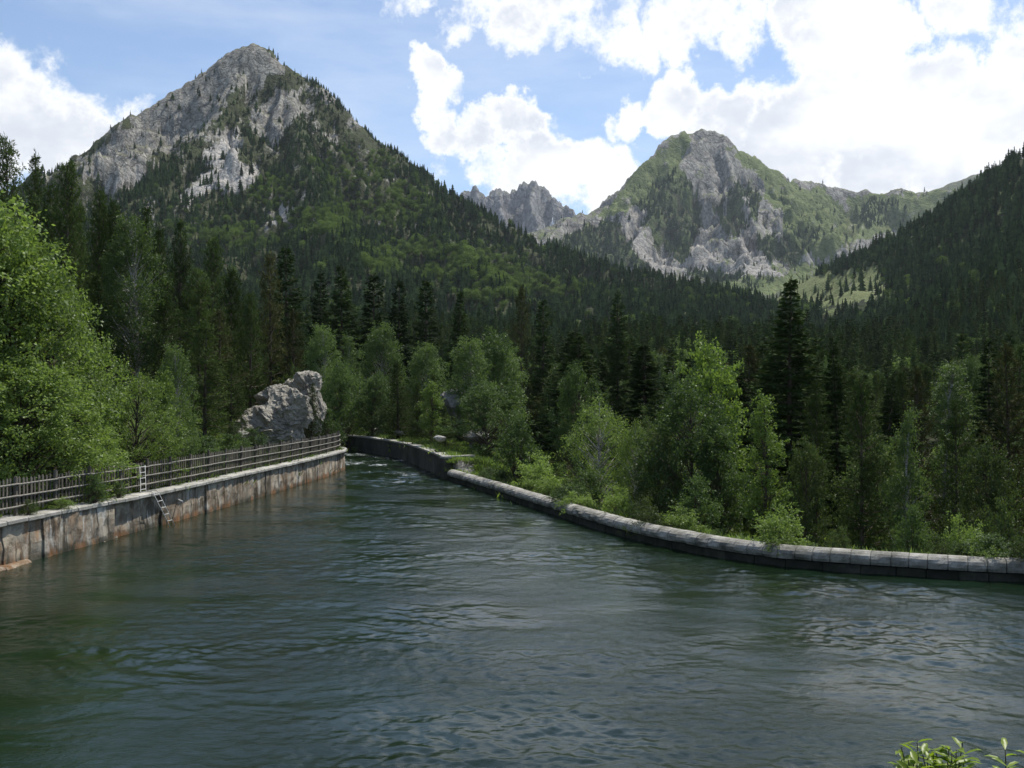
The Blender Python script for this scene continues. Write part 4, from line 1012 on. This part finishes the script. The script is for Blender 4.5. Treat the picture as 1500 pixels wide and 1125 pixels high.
# --- right bank
T('bush', 758, 612, 57, 66, 'pointed light green bush behind the first stretch of parapet', 1)
T('bush', 785, 665, 53, 66, 'low pale green bush touching the parapet near its start', 0)
T('broad', 850, 532, 62, 84, 'leafy green tree right of the brown-topped conifer', 0)
T('pale', 878, 574, 49, 108, 'pale drooping willow-like tree behind the middle of the parapet', 0)
T('pale', 932, 608, 45, 62, 'smaller pale drooping tree right of the large one behind the parapet', 0)
T('bush', 862, 690, 46, 60, 'low green bush behind the parapet under the pale drooping tree', 1)
T('bush', 905, 712, 41, 48, 'low pale bush on the parapet edge left of the dark leafy tree', 0)
T('maple', 1042, 502, 52, 108, 'bright yellow-green round crown standing out right of centre', 0)
T('broad', 1012, 560, 41, 128, 'large dark green leafy tree below the bright round crown', 0)
T('broad', 965, 622, 42, 84, 'green leafy tree left of the large dark green one', 2)
T('broad', 1055, 612, 40, 92, 'green leafy tree with a thin pale trunk left of the slim bright tree', 1)
T('bush', 1020, 700, 37.5, 66, 'green bush behind the parapet under the large leafy tree', 1)
T('fir', 1155, 407, 50, 132, 'tall black-green fir, the highest tree of the right bank', 0)
T('slim', 1122, 582, 38, 66, 'slim bright green tree in front of the tall black-green fir', 0)
T('bush', 1140, 742, 32.6, 80, 'bright green bush spilling over the parapet cap', 0)
T('fir', 1228, 490, 52, 78, 'dark pointed conifer right of the tall black-green fir', 2)
T('pine', 1195, 560, 44, 66, 'olive pine between the tall fir and the two large pines', 1)
T('pine', 1262, 558, 38.5, 104, 'large olive pine with needles down to the parapet', 0)
T('broad', 1180, 640, 38.5, 72, 'dark green leafy tree right of the slim bright tree', 2)
T('birch', 1325, 600, 38, 76, 'blue-green birch right of the large olive pine', 1)
T('brown_pine', 1345, 540, 46, 84, 'brownish pine behind the blue-green birch', 0)
T('pine', 1400, 590, 42, 84, 'olive pine right of the blue-green birch', 1)
T('brown_pine', 1478, 505, 42, 120, 'large reddish-brown pine at the right edge', 0)
T('fir', 1448, 498, 60, 66, 'dark fir behind the reddish pine at the right edge', 1)
T('bush', 1412, 756, 32, 62, 'pale green bush behind the parapet at the right', 0)
T('bush', 1335, 742, 33, 50, 'blue-green bush between the birch and the parapet', 1)
T('bush', 1470, 738, 32.5, 70, 'dark green bush behind the parapet at the right edge', 2)
T('broad', 1445, 640, 36, 90, 'dark leafy tree low in front of the reddish pine at right', 2)
T('pine', 1560, 470, 40, 130, 'dark pine just outside the right edge', 1)

# --- the rest of the near wood, filled in between
topx = [-200, 0, 70, 130, 170, 220, 300, 400, 430, 500, 560, 620, 700, 760, 830, 905, 960, 1040, 1155, 1225, 1300, 1400, 1500, 1700]
topy = [190, 205, 215, 268, 315, 290, 355, 385, 380, 385, 405, 420, 445, 450, 470, 465, 500, 520, 480, 520, 540, 520, 500, 470]
taken = np.array([(a, b) for a, b, _ in placed])
LM = [(0, 39, 'the far left willow'), (78, 41, 'the sloping light green crown at left'), (203, 43, 'the round tree by the ladder'), (262, 50, 'the slim green tree behind the ladder'),
      (205, 70, 'the tall pale-trunked birch'), (292, 72, 'the pine above the ladder tree'), (22, 84, 'the left skyline pines'), (140, 88, 'the last skyline pine at left'), (215, 92, 'the broad pine above the birch'), (312, 92, 'the pine below the scree'),
      (396, 84, 'the greyish pine above the outcrop'), (420, 118, 'the dark fir above the greyish pine'), (502, 124, 'the tallest fir upstream'), (556, 108, 'the largest upstream birch'), (583, 90, 'the upstream young pines'), (625, 132, 'the pointed fir near the centre'),
      (690, 84, 'the birch above the wall corner'), (763, 122, 'the brown-topped conifer'), (758, 57, 'the pointed parapet bush'), (850, 62, 'the leafy tree right of centre'), (905, 104, 'the narrow layered fir'), (878, 49, 'the pale drooping tree'), (965, 42, 'the small leafy bank tree'),
      (1042, 52, 'the bright round crown'), (1012, 41, 'the large dark leafy tree'), (1122, 38, 'the slim bright tree'), (1155, 50, 'the tall black-green fir'), (1228, 52, 'the dark pointed conifer'), (1262, 38.5, 'the large olive pine at right'), (1325, 38, 'the blue-green birch'), (1345, 46, 'the brownish right-bank pine'), (1400, 42, 'the last olive pine'), (1478, 42, 'the reddish edge pine'), (1448, 60, 'the fir behind the reddish pine')]
SIZE_W = {}
def where_label(kind_words, px, d, h, extra=''):
    cost = [abs(px - a) / 60 + abs(math.log(d / b)) * 3.0 for a, b, _ in LM]; i = int(np.argmin(cost)); a, b, nm_ = LM[i]; dpx = px - a; ratio = d / b
    side = 'left of' if dpx < -14 else 'right of' if dpx > 14 else ''
    far = 'far' if abs(dpx) > 90 else 'just' if abs(dpx) < 45 else ''
    dep = 'behind' if ratio > 1.1 else 'in front of' if ratio < .92 else ''
    rel = ' '.join(w for w in ((far, side) if side else ()) if w)
    if dep: rel = dep + ', ' + side.split()[0] + ' of' if side and kind_words.startswith('low') else (dep + ' and ' + rel if side else dep)
    if not rel: rel = 'beside'
    sz = 'small' if h < 5.5 else 'tall' if h > 10.5 else ''
    return ' '.join(x_ for x_ in (sz, kind_words, rel, nm_) if x_)
KW = dict(fir='dark fir', pine='olive pine', brown_pine='brownish pine', old_pine='bushy pine', broad='leafy tree', birch='grey-green birch', pale='pale leafy tree')
def fill(n, pxr, dr_, mixf, hr, cmargin, label, group, minsp=2.2, wf=.42):
    global taken
    made = 0; tries = 0; N = n * 22
    PX = rng.uniform(*pxr, N); DD = np.sqrt(rng.uniform(dr_[0] ** 2, dr_[1] ** 2, N)); XX = (PX - 750) / F * DD; ZG = surf(XX, DD)
    good = ~inpoly(XX, DD, chan) & (seg_dist(XX, DD, LW_l) > 2.6) & (seg_dist(XX, DD, RT_l) > 2.0)
    while made < n and tries < N:
        px, d, x, zg_, g_ = float(PX[tries]), float(DD[tries]), float(XX[tries]), float(ZG[tries]), good[tries]; tries += 1
        if not g_: continue
        if any(d < b_ and abs(px - a_) < .5 * w_ for a_, b_, w_ in MAN): continue
        if (315 < px < 495 and d < 74) or (390 < px < 480 and d < 82): continue
        if x < -6 and d > 60 and d < 108 and inpoly(np.array([x]), np.array([d]), [(-9, 60), (-3.6, 66), (-15, 102), (-60, 112), (-60, 80), (-16, 76)])[0]: continue
        if np.min(np.hypot(taken[:, 0] - x, taken[:, 1] - d)) < minsp: continue
        kind = mixf(px, d)
        if kind is None: continue
        zg = zg_; h = rng.uniform(*hr) * (.72 if kind in ('broad', 'birch', 'pale', 'pine') else 1)
        lim = np.interp(px, topx, topy) + cmargin(px, d); zt = CZ - (lim - HZ) / F * d
        if zg + h > zt: h = (zt - zg) * rng.uniform(.86, 1.0)
        if h < 2.6: continue
        lb, gp = where_label(KW[kind], px, d, h), group[kind]
        tree(kind, x, d, h, max(1.6, h * wf * rng.uniform(.8, 1.15)), lb, gp, zg); taken = np.vstack([taken, (x, d)]); made += 1
    LOG.append(('fill', made, tries))
ch = lambda ks, ps: str(rng.choice(ks, p=ps))
def LB(where, grp):
    ad = dict(fir='dark fir', pine='olive green pine', brown_pine='brownish pine', old_pine='broad old pine', broad='green leafy tree', birch='grey-green birch', pale='pale leafy tree')
    pl = dict(fir='dark firs', pine='olive pines', brown_pine='brownish pines', old_pine='old pines', broad='leafy trees', birch='birches', pale='pale leafy trees')
    return {k: v + ' ' + where for k, v in ad.items()}, {k: v + ' ' + grp for k, v in pl.items()}
l, g = LB('in the dense wood on the left slope above the fence', 'on the left slope')
fill(100, (-80, 400), (50, 125), lambda px, d: ch(['pine', 'old_pine', 'fir', 'brown_pine'], [.45, .25, .2, .1]), (8.5, 14), lambda px, d: 6, l, g, 2.3, .5)
l, g = LB('in the wood behind the upstream wall', 'behind the upstream wall')
fill(46, (400, 740), (84, 150), lambda px, d: ch(['fir', 'pine', 'birch', 'broad'], [.42, .16, .2, .22]) if d > 112 else ch(['birch', 'broad', 'pine'], [.4, .35, .25]), (8, 15), lambda px, d: 0 if d > 112 else 85, l, g, 3.0)
l, g = LB('low down behind the right parapet', 'close behind the right parapet')
fill(120, (690, 1570), (33, 66), lambda px, d: ch(['broad', 'birch', 'pine', 'pale', 'brown_pine', 'fir'], [.32, .14, .34, .06, .02, .12]), (4, 8), lambda px, d: 75 + .9 * max(0, 60 - d), l, g, 2.0, .5)
l, g = LB('in the deeper wood behind the right bank', 'in the deeper wood on the right')
fill(215, (640, 1580), (66, 150), lambda px, d: ch(['fir', 'pine', 'broad', 'birch', 'brown_pine'], [.5, .24, .15, .08, .03]), (9, 16), lambda px, d: 0, l, g, 2.8, .5)
# low bushes along the two walls
def edge_bushes(path, s0, s1, n, off, hr, label, group):
    tn, nn_, ss = frames(path)
    for k in range(n):
        u = rng.uniform(s0, s1); p = pt_at(path, ss, nn_, u, off * rng.uniform(.8, 2.4)); h = rng.uniform(*hr)
        if not -40 < 750 + F * p[0] / p[1] < 1530: continue
        tree('bush', p[0], p[1], h, h * rng.uniform(.9, 1.5), where_label(label, 750 + F * p[0] / p[1], p[1], 6), group, None)
edge_bushes(RP_, 3, sR[-1], 40, -.62, (.4, 1.1), 'low bush', 'low bushes along the right parapet')
edge_bushes(FP, sF[-1] - 40, sF[-1] - 1, 9, -1.8, (.4, .9), 'low bush', 'low bushes behind the upstream wall')
edge_bushes(LWs, ua, ua + 44, 20, -2.4, (.7, 1.6), 'low bush', 'bushes behind the left fence')
# plants on the water side of the fence
def fence_plant(px, d, h, w, off, label, v=1):
    u = np.interp(d, LWs[:, 1], sL); p = pt_at(LWs, sL, nor, u, off); tree('bush', p[0], p[1], h, w, label, None, TOPZ - .02, v, sink=.0)
fence_plant(155, 36.2, .95, .75, -.12, 'leafy green plant growing through the fence onto the coping', 1)
fence_plant(100, 34.3, .40, .75, -.20, 'low weed at the foot of the fence left of the leafy plant', 0)
fence_plant(185, 38.0, .55, .5, -.2, 'small weed at the fence right of the leafy plant', 1)
fence_plant(60, 32.6, .45, .6, -.2, 'weed at the foot of the fence near the left edge', 2)
print('LOG', [x for x in LOG if x[0] == 'fill' or x[0] > 15 or x[0] < 3])

# tell apart the few that still read alike, by their order from left to right
bpy.context.view_layer.update(); by = {}
for o in list(COL.objects):
    if o.get('category') and o.get('label'): by.setdefault(o['label'], []).append(o)
ORD = ['leftmost', 'second from left', 'third from left', 'fourth from left', 'fifth from left', 'sixth from left', 'seventh from left', 'eighth from left', 'ninth from left', 'tenth from left', 'eleventh from left', 'rightmost']
for lb, obs in by.items():
    if len(obs) < 2: continue
    obs.sort(key=lambda o: o.location.x / max(1, o.location.y))
    for k, o in enumerate(obs):
        w = ('left one' if k == 0 else 'right one') if len(obs) == 2 else ('rightmost' if k == len(obs) - 1 else ORD[min(k, 11)])
        if len((lb + ' ' + w).split()) > 16: w = w.split()[0]
        o['label'] = lb + ', ' + w
# ------------------------------------------------------------------ the far woods: past what can be kept one by one
def lod_conifer(seed, H=10., Rm=1.9, tiers=7, pts=9, mat='far_needle'):
    r_ = np.random.default_rng(seed); mb = MB(); mb.tube([(0, 0, 0), (0, 0, H * .5)], [.14, .06], 4, False)
    for k in range(tiers):
        t_ = k / tiers; zt = H * (.10 + .90 * (k + 1.35) / (tiers + .35)) if k < tiers - 1 else H; rr_ = Rm * (1 - t_) ** .8 * r_.uniform(.85, 1.1); z0 = H * (.06 + .92 * t_)
        a = np.sort(r_.uniform(0, 6.283) + np.linspace(0, 6.283, 2 * pts, endpoint=False)); rad = rr_ * np.where(np.arange(2 * pts) % 2 == 0, r_.uniform(.8, 1.15, 2 * pts), r_.uniform(.42, .62, 2 * pts))
        v = np.stack([rad * np.cos(a), rad * np.sin(a), z0 + r_.normal(0, .06, 2 * pts) - .04 * rad], 1); v = np.vstack([v, [0, 0, min(zt, H)]])
        i = np.arange(2 * pts); mb.add(v, np.stack([i, (i + 1) % (2 * pts), np.full(2 * pts, 2 * pts)], 1))
    return mb.mesh('far_conifer', M[mat])
def mid_conifer(seed, H=12., Rm=2.0, mat='fir_needle', style='fir', shape=.85):
    r_ = np.random.default_rng(seed); mb = MB(); mb.tube([(0, 0, 0), (0, 0, H)], [.16, .01], 5, False); Pt = []; D = []; L = []; W = []
    z = .06 * H
    while z < H * .98:
        t_ = z / H; env = Rm * (1 - t_) ** shape * min(1, .6 + 4 * t_)
        for k in range(int(r_.integers(5, 8))):
            a = r_.uniform(0, 6.283); l_ = max(.25, env * r_.uniform(.6, 1.15)); el = R(-14 + 50 * t_ ** 2) if style == 'fir' else R(5 + 45 * t_)
            m = max(2, int(l_ / .38)); hd = np.array([math.cos(a) * math.cos(el), math.sin(a) * math.cos(el), math.sin(el)]); lat = np.array([-math.sin(a), math.cos(a), 0])
            for i in range(m):
                p = np.array([0, 0, z]) + hd * l_ * (i + .3) / m
                for sg in (-1, 1):
                    Pt.append(p); D.append(hd * .8 + lat * sg * r_.uniform(.4, 1.0) + np.array([0, 0, r_.normal(0, .2)])); L.append(r_.uniform(.4, .75)); W.append(r_.uniform(.16, .28))
        z += .42 * r_.uniform(.8, 1.2)
    D = unit(np.array(D)); mb.quads(np.array(Pt), D, side_of(D, r_), np.array(L), np.array(W)); return mb.mesh('mid_conifer', M[mat])
def lod_leafy(seed, H=7., Rm=2.4, n=700, sz=.42, mat='far_leaf'):
    r_ = np.random.default_rng(seed); mb = MB(); mb.tube([(0, 0, 0), (0, 0, H * .6)], [.12, .05], 4, False)
    C = rdir(16, r_) * (Rm * .55, Rm * .55, H * .26) + (0, 0, H * .58); cid = r_.integers(0, 16, n)
    Pt = C[cid] + rdir(n, r_) * Rm * .42 * (1, 1, .9); D = rdir(n, r_); mb.quads(Pt, D, side_of(D, r_), sz * r_.uniform(.7, 1.3, n), sz * .75); return mb.mesh('far_leafy', M[mat])

def scatter(name, pts, proto, scale, label, cat=None):
    """one object of uncountable copies standing on real ground"""
    n = len(pts)
    if n == 0: return
    me = bpy.data.meshes.new(name); me.vertices.add(n); me.vertices.foreach_set('co', np.asarray(pts, np.float32).ravel())
    a = me.attributes.new('size', 'FLOAT_VECTOR', 'POINT'); a.data.foreach_set('vector', np.asarray(scale, np.float32).ravel())
    a = me.attributes.new('turn', 'FLOAT_VECTOR', 'POINT'); tn = np.zeros((n, 3), np.float32); tn[:, 2] = rng.uniform(0, 6.283, n); tn[:, :2] = rng.normal(0, .03, (n, 2)); a.data.foreach_set('vector', tn.ravel())
    o = link(name, me); po = bpy.data.objects.new(name + '_model', proto)
    ng = bpy.data.node_groups.new(name, 'GeometryNodeTree'); ng.interface.new_socket('Geometry', in_out='INPUT', socket_type='NodeSocketGeometry'); ng.interface.new_socket('Geometry', in_out='OUTPUT', socket_type='NodeSocketGeometry')
    gi = ng.nodes.new('NodeGroupInput'); go = ng.nodes.new('NodeGroupOutput'); ip = ng.nodes.new('GeometryNodeInstanceOnPoints'); ob = ng.nodes.new('GeometryNodeObjectInfo'); ob.inputs[0].default_value = po
    s_ = ng.nodes.new('GeometryNodeInputNamedAttribute'); s_.data_type = 'FLOAT_VECTOR'; s_.inputs[0].default_value = 'size'
    r_ = ng.nodes.new('GeometryNodeInputNamedAttribute'); r_.data_type = 'FLOAT_VECTOR'; r_.inputs[0].default_value = 'turn'
    ng.links.new(gi.outputs[0], ip.inputs['Points']); ng.links.new(ob.outputs['Geometry'], ip.inputs['Instance']); ng.links.new(s_.outputs[0], ip.inputs['Scale']); ng.links.new(r_.outputs[0], ip.inputs['Rotation']); ng.links.new(ip.outputs[0], go.inputs[0])
    o.modifiers.new('copies', 'NODES').node_group = ng
    tag(o, label, None, None, 'stuff'); return o

def candidates(n, pxr, dr_):
    px = rng.uniform(*pxr, n); d = np.sqrt(rng.uniform(dr_[0] ** 2, dr_[1] ** 2, n)); return (px - 750) / F * d, d
def put(name, X, Y, Z, keep, models, hs, label, wide=(.9, 1.45), base_h=10.):
    X, Y, Z = X[keep], Y[keep], Z[keep]; h = rng.uniform(hs[0], hs[1], len(X)) * rng.choice([.45, .7, .9, 1, 1.25], len(X)) / base_h; w = h * rng.uniform(*wide, len(X)); pick = rng.integers(0, len(models), len(X))
    for i, m in enumerate(models):
        k = pick == i; scatter(name, np.stack([X[k], Y[k], Z[k] - .3], 1), m, np.stack([w[k], w[k], h[k]], 1), label)

LC = [lod_conifer(1), lod_conifer(2, Rm=1.6, tiers=8), lod_conifer(3, Rm=2.1, tiers=6), lod_conifer(9, 9.5, 2.5, 5, 8), lod_conifer(10, 10, 1.3, 8, 7)]
MC = [mid_conifer(4), mid_conifer(5, Rm=1.7), mid_conifer(6, Rm=1.9, mat='pine_needle', style='pine', shape=.6)]
LL = [lod_leafy(7), lod_leafy(8, 8, 2.2)]
# valley wood, 140 to 520 m
X, Y = candidates(11000, (-300, 2100), (140, 520)); Z = surf(X, Y); px, py = topix(X, Y, Z)
lim = np.interp(px, topx, topy); hgt = rng.uniform(9, 15, len(X)); _, pt = topix(X, Y, Z + hgt)
lf = blobmask(px, py, LEFT_BRIGHT) > rng.uniform(.1, 1, len(X)); lf |= rng.random(len(X)) < np.where(X < 60, .13, .07)
ok = (~mask(px, py, LEFT_ROCK, 12)) & ~((px > 1080) & (px < 1300) & (pt < 452)) & ((Y > 260) | (pt > lim + 6))
put('conifer_forest', X, Y, Z, ok & ~lf, MC, (8, 14), 'dense dark conifer wood filling the valley floor', base_h=12.)
put('leafy_wood', X, Y, Z, ok & lf, LL, (6, 9), 'light green leafy trees scattered in the valley wood', base_h=7.)
# the woods go on to both sides of the photograph
for rng_px, n_ in (((1720, 3000), 2600), ((-1100, -110), 1500)):
    X, Y = candidates(n_, rng_px, (30, 150)); Z = surf(X, Y); ok = (~inpoly(X, Y, chan)) & (seg_dist(X, Y, LW_l) > 4) & (seg_dist(X, Y, RT_l) > 3.5); lf = (rng.random(n_) < .3) & (np.hypot(X, Y) > 75)
    put('conifer_forest', X, Y, Z, ok & ~lf, MC, (7, 11), 'dark conifer wood beyond the side of the view', base_h=12.)
    put('leafy_wood', X, Y, Z, ok & lf, LL, (5, 8), 'leafy wood beyond the side of the view', base_h=7.)
# left mountain
X, Y = candidates(52000, (-330, 1200), (480, 1400)); Z = left_h(X, Y); zz = surf(X, Y); vis = Z >= zz - .5; px, py = topix(X, Y, Z)
rockm = mask(px, py, LEFT_ROCK, 12); nn = fbm(X / 60, Y / 60, 3, 201); up = np.clip((350 - py) / 160, 0, 1) * (px < 600)
h_up = np.clip((py - 60) / 260, .45, 1)
dn = np.where(rockm, np.where(px < 255, .06, .16) * (py > 105), np.clip(1.0 - .62 * up * (nn > -.05) - .35 * np.clip(nn, 0, 1), .10, 1) * (.35 + .65 * sstep(-1, 1, (px - 250) / 40 + (py - 235) / 25)))
bl = blobmask(px, py, LEFT_BRIGHT) * (1 if True else 0); lf = (rng.random(len(X)) < bl * .85 + .06 * (py > 250)) & ~rockm
keep = vis & (rng.random(len(X)) < dn)
put('conifer_forest', X, Y, Z, keep & ~lf & (py > 250), LC, (7.5, 12.5), 'conifer forest climbing the left rocky mountain')
put('conifer_forest', X, Y, Z, keep & ~lf & (py <= 250), LC, (4.5, 9), 'stunted conifers high on the left rocky mountain')
put('leafy_wood', X, Y, Z, keep & lf, LL, (6, 9), 'light green leafy patches in the forest on the left mountain', base_h=7.)
# right slope
X, Y = candidates(58000, (900, 2300), (195, 1420)); Z = right_h(X, Y); zz = ground_h(X, Y); vis = Z >= zz - .5; px, py = topix(X, Y, Z)
md = mask(px, py, [MEADOW], 12, 2); _, pt = topix(X, Y, Z + 9); infr = mask(px, pt, [MEADOW], 10, 4) & (py < 458)
dn = np.where(md | infr, .07, 1.0 - .3 * (fbm(X / 50, Y / 50, 3, 207) > .25)); keep = vis & (rng.random(len(X)) < dn)
lf = (rng.random(len(X)) < .06) & (py > 330)
put('conifer_forest', X, Y, Z, keep & ~lf, LC, (8, 13.5), 'dark conifer forest covering the slope at right')
put('leafy_wood', X, Y, Z, keep & lf, LL, (6, 8), 'scattered light green trees in the right forest', base_h=7.)
# middle mountain
X, Y = candidates(42000, (740, 1560), (1500, 3500)); Z = mid_h(X, Y); zz = ground_h(X, Y); vis = Z >= zz - .5; px, py = topix(X, Y, Z)
w = mask(px, py, MID_WOOD, 8, 2); keep = vis & (rng.random(len(X)) < np.where(w, .95, np.where(py > 260, .035, .0)))
put('conifer_forest', X, Y, Z, keep, LC, (10, 17), 'patches of dark conifers on the flanks of the middle mountain')
# valley head below the middle mountain
X, Y = candidates(14000, (780, 1500), (520, 2300)); Z = ground_h(X, Y); Zm = np.maximum(np.maximum(left_h(X, Y), right_h(X, Y)), mid_h(X, Y)); px, py = topix(X, Y, Z)
keep = (Z > Zm) & ~inpoly(px, py - 6, MEADOW) & (rng.random(len(X)) < .75)
put('conifer_forest', X, Y, Z, keep, LC, (9, 13), 'dark conifers at the head of the valley')

# ------------------------------------------------------------------ ground cover
def tuft(seed, n=70, h=.35, r=.3, w=.03, mat='bright_leaf'):
    r_ = np.random.default_rng(seed); mb = MB(); Pt = np.stack([r_.normal(0, r * .5, n), r_.normal(0, r * .5, n), np.zeros(n)], 1); D = unit(rdir(n, r_) * .7 + (0, 0, 1)); mb.quads(Pt, D, side_of(D, r_), h * r_.uniform(.5, 1.2, n), w); return mb.mesh('tuft', M[mat])
TF = [tuft(1), tuft(2, 60, .28, .35, .05, 'willow_leaf'), tuft(3, 60, .4, .3, .04, 'dull_leaf')]
X, Y = candidates(60000, (-120, 1640), (26, 110)); dl = seg_dist(X, Y, LW_l); dr = seg_dist(X, Y, RT_l); ins = inpoly(X, Y, chan)
keep = (~ins) & (((dl < 14) & (dl > 1.25)) | ((dr < 16) & (dr > .75))) & (rng.random(len(X)) < np.where(np.minimum(dl, dr) < 4, .8, .35)); Z = ground_h(X, Y)
put('grass', X, Y, Z + .25, keep, TF, (.5, 1.3), 'grass and weeds growing on the banks behind the walls', base_h=1.)

# foreground plant on the bank by the viewer
def lance_plant(loc, n, h, seed, label):
    r_ = np.random.default_rng(seed); e = empty('leafy_plant', loc, label, 'plant'); st = MB(); lf = MB()
    for k in range(n):
        a = r_.uniform(0, 6.283); lean = r_.uniform(.05, .28); hh = h * r_.uniform(.75, 1.0); b0 = np.array([r_.normal(0, .05), r_.normal(0, .04), 0]); tip = b0 + np.array([math.cos(a) * lean * hh, math.sin(a) * lean * hh, hh])
        mid = (b0 + tip) / 2 + (0, 0, .03); st.tube([b0, mid, tip], [.005, .004, .002], 4, False)
        for q_ in range(13):
            f = .3 + .7 * q_ / 12; p = b0 + (tip - b0) * f; az = q_ * 2.4 + a; ll = .11 * r_.uniform(.7, 1.15) * (1.15 - .4 * f)
            d = unit(np.array([math.cos(az), math.sin(az), r_.uniform(.25, .8)])); sd_ = unit(np.cross(d, [0, 0, 1.]) + r_.normal(0, .2, 3)); w = ll * .15
            dz = np.array([0, 0, -.25 * ll]); v = [p, p + d * ll * .4 + sd_ * w, p + d * ll * .75 + sd_ * w * .7 + dz * .35, p + d * ll + dz, p + d * ll * .75 - sd_ * w * .7 + dz * .35, p + d * ll * .4 - sd_ * w, p + d * ll * .4 - (0, 0, w * .4), p + d * ll * .75 + dz * .35 - (0, 0, w * .3)]
            lf.add(v, [[0, 1, 6, 6], [0, 6, 5, 5]][:0] or [[1, 2, 7, 6], [6, 7, 4, 5]]); lf.add(v, [[0, 1, 6], [0, 6, 5], [2, 3, 7], [7, 3, 4]])
    link('stems', st.mesh('stems', M['bark']), e); link('foliage', lf.mesh('foliage', M['lance_leaf'], True), e)
x, y, z = P(1372, 1109, 4.0); lance_plant((x, y, 3.26), 34, z - 3.26 + .03, 5, 'tips of a bright green long-leaved shrub poking up at the bottom right edge')
x, y, z = P(1492, 1108, 4.0); lance_plant((x, y, 3.26), 5, z - 3.26 + .03, 8, 'single leafy green sprig at the bottom right corner')

# ------------------------------------------------------------------ the air
b = MB(); b.box((0, 0, 940), 16600, 16600, 1920)
m, t, out = newmat('thin_air'); pv = t.node('ShaderNodeVolumePrincipled'); pv.inputs['Color'].default_value = (.82, .90, 1.0, 1); pv.inputs['Density'].default_value = 3.2e-5; pv.inputs['Anisotropy'].default_value = .2
t.l.new(pv.outputs[0], out.inputs['Volume'])
hz = link('haze', b.mesh('haze', m)); tag(hz, kind='stuff'); hz['label'] = 'thin blue haze of the mountain air'
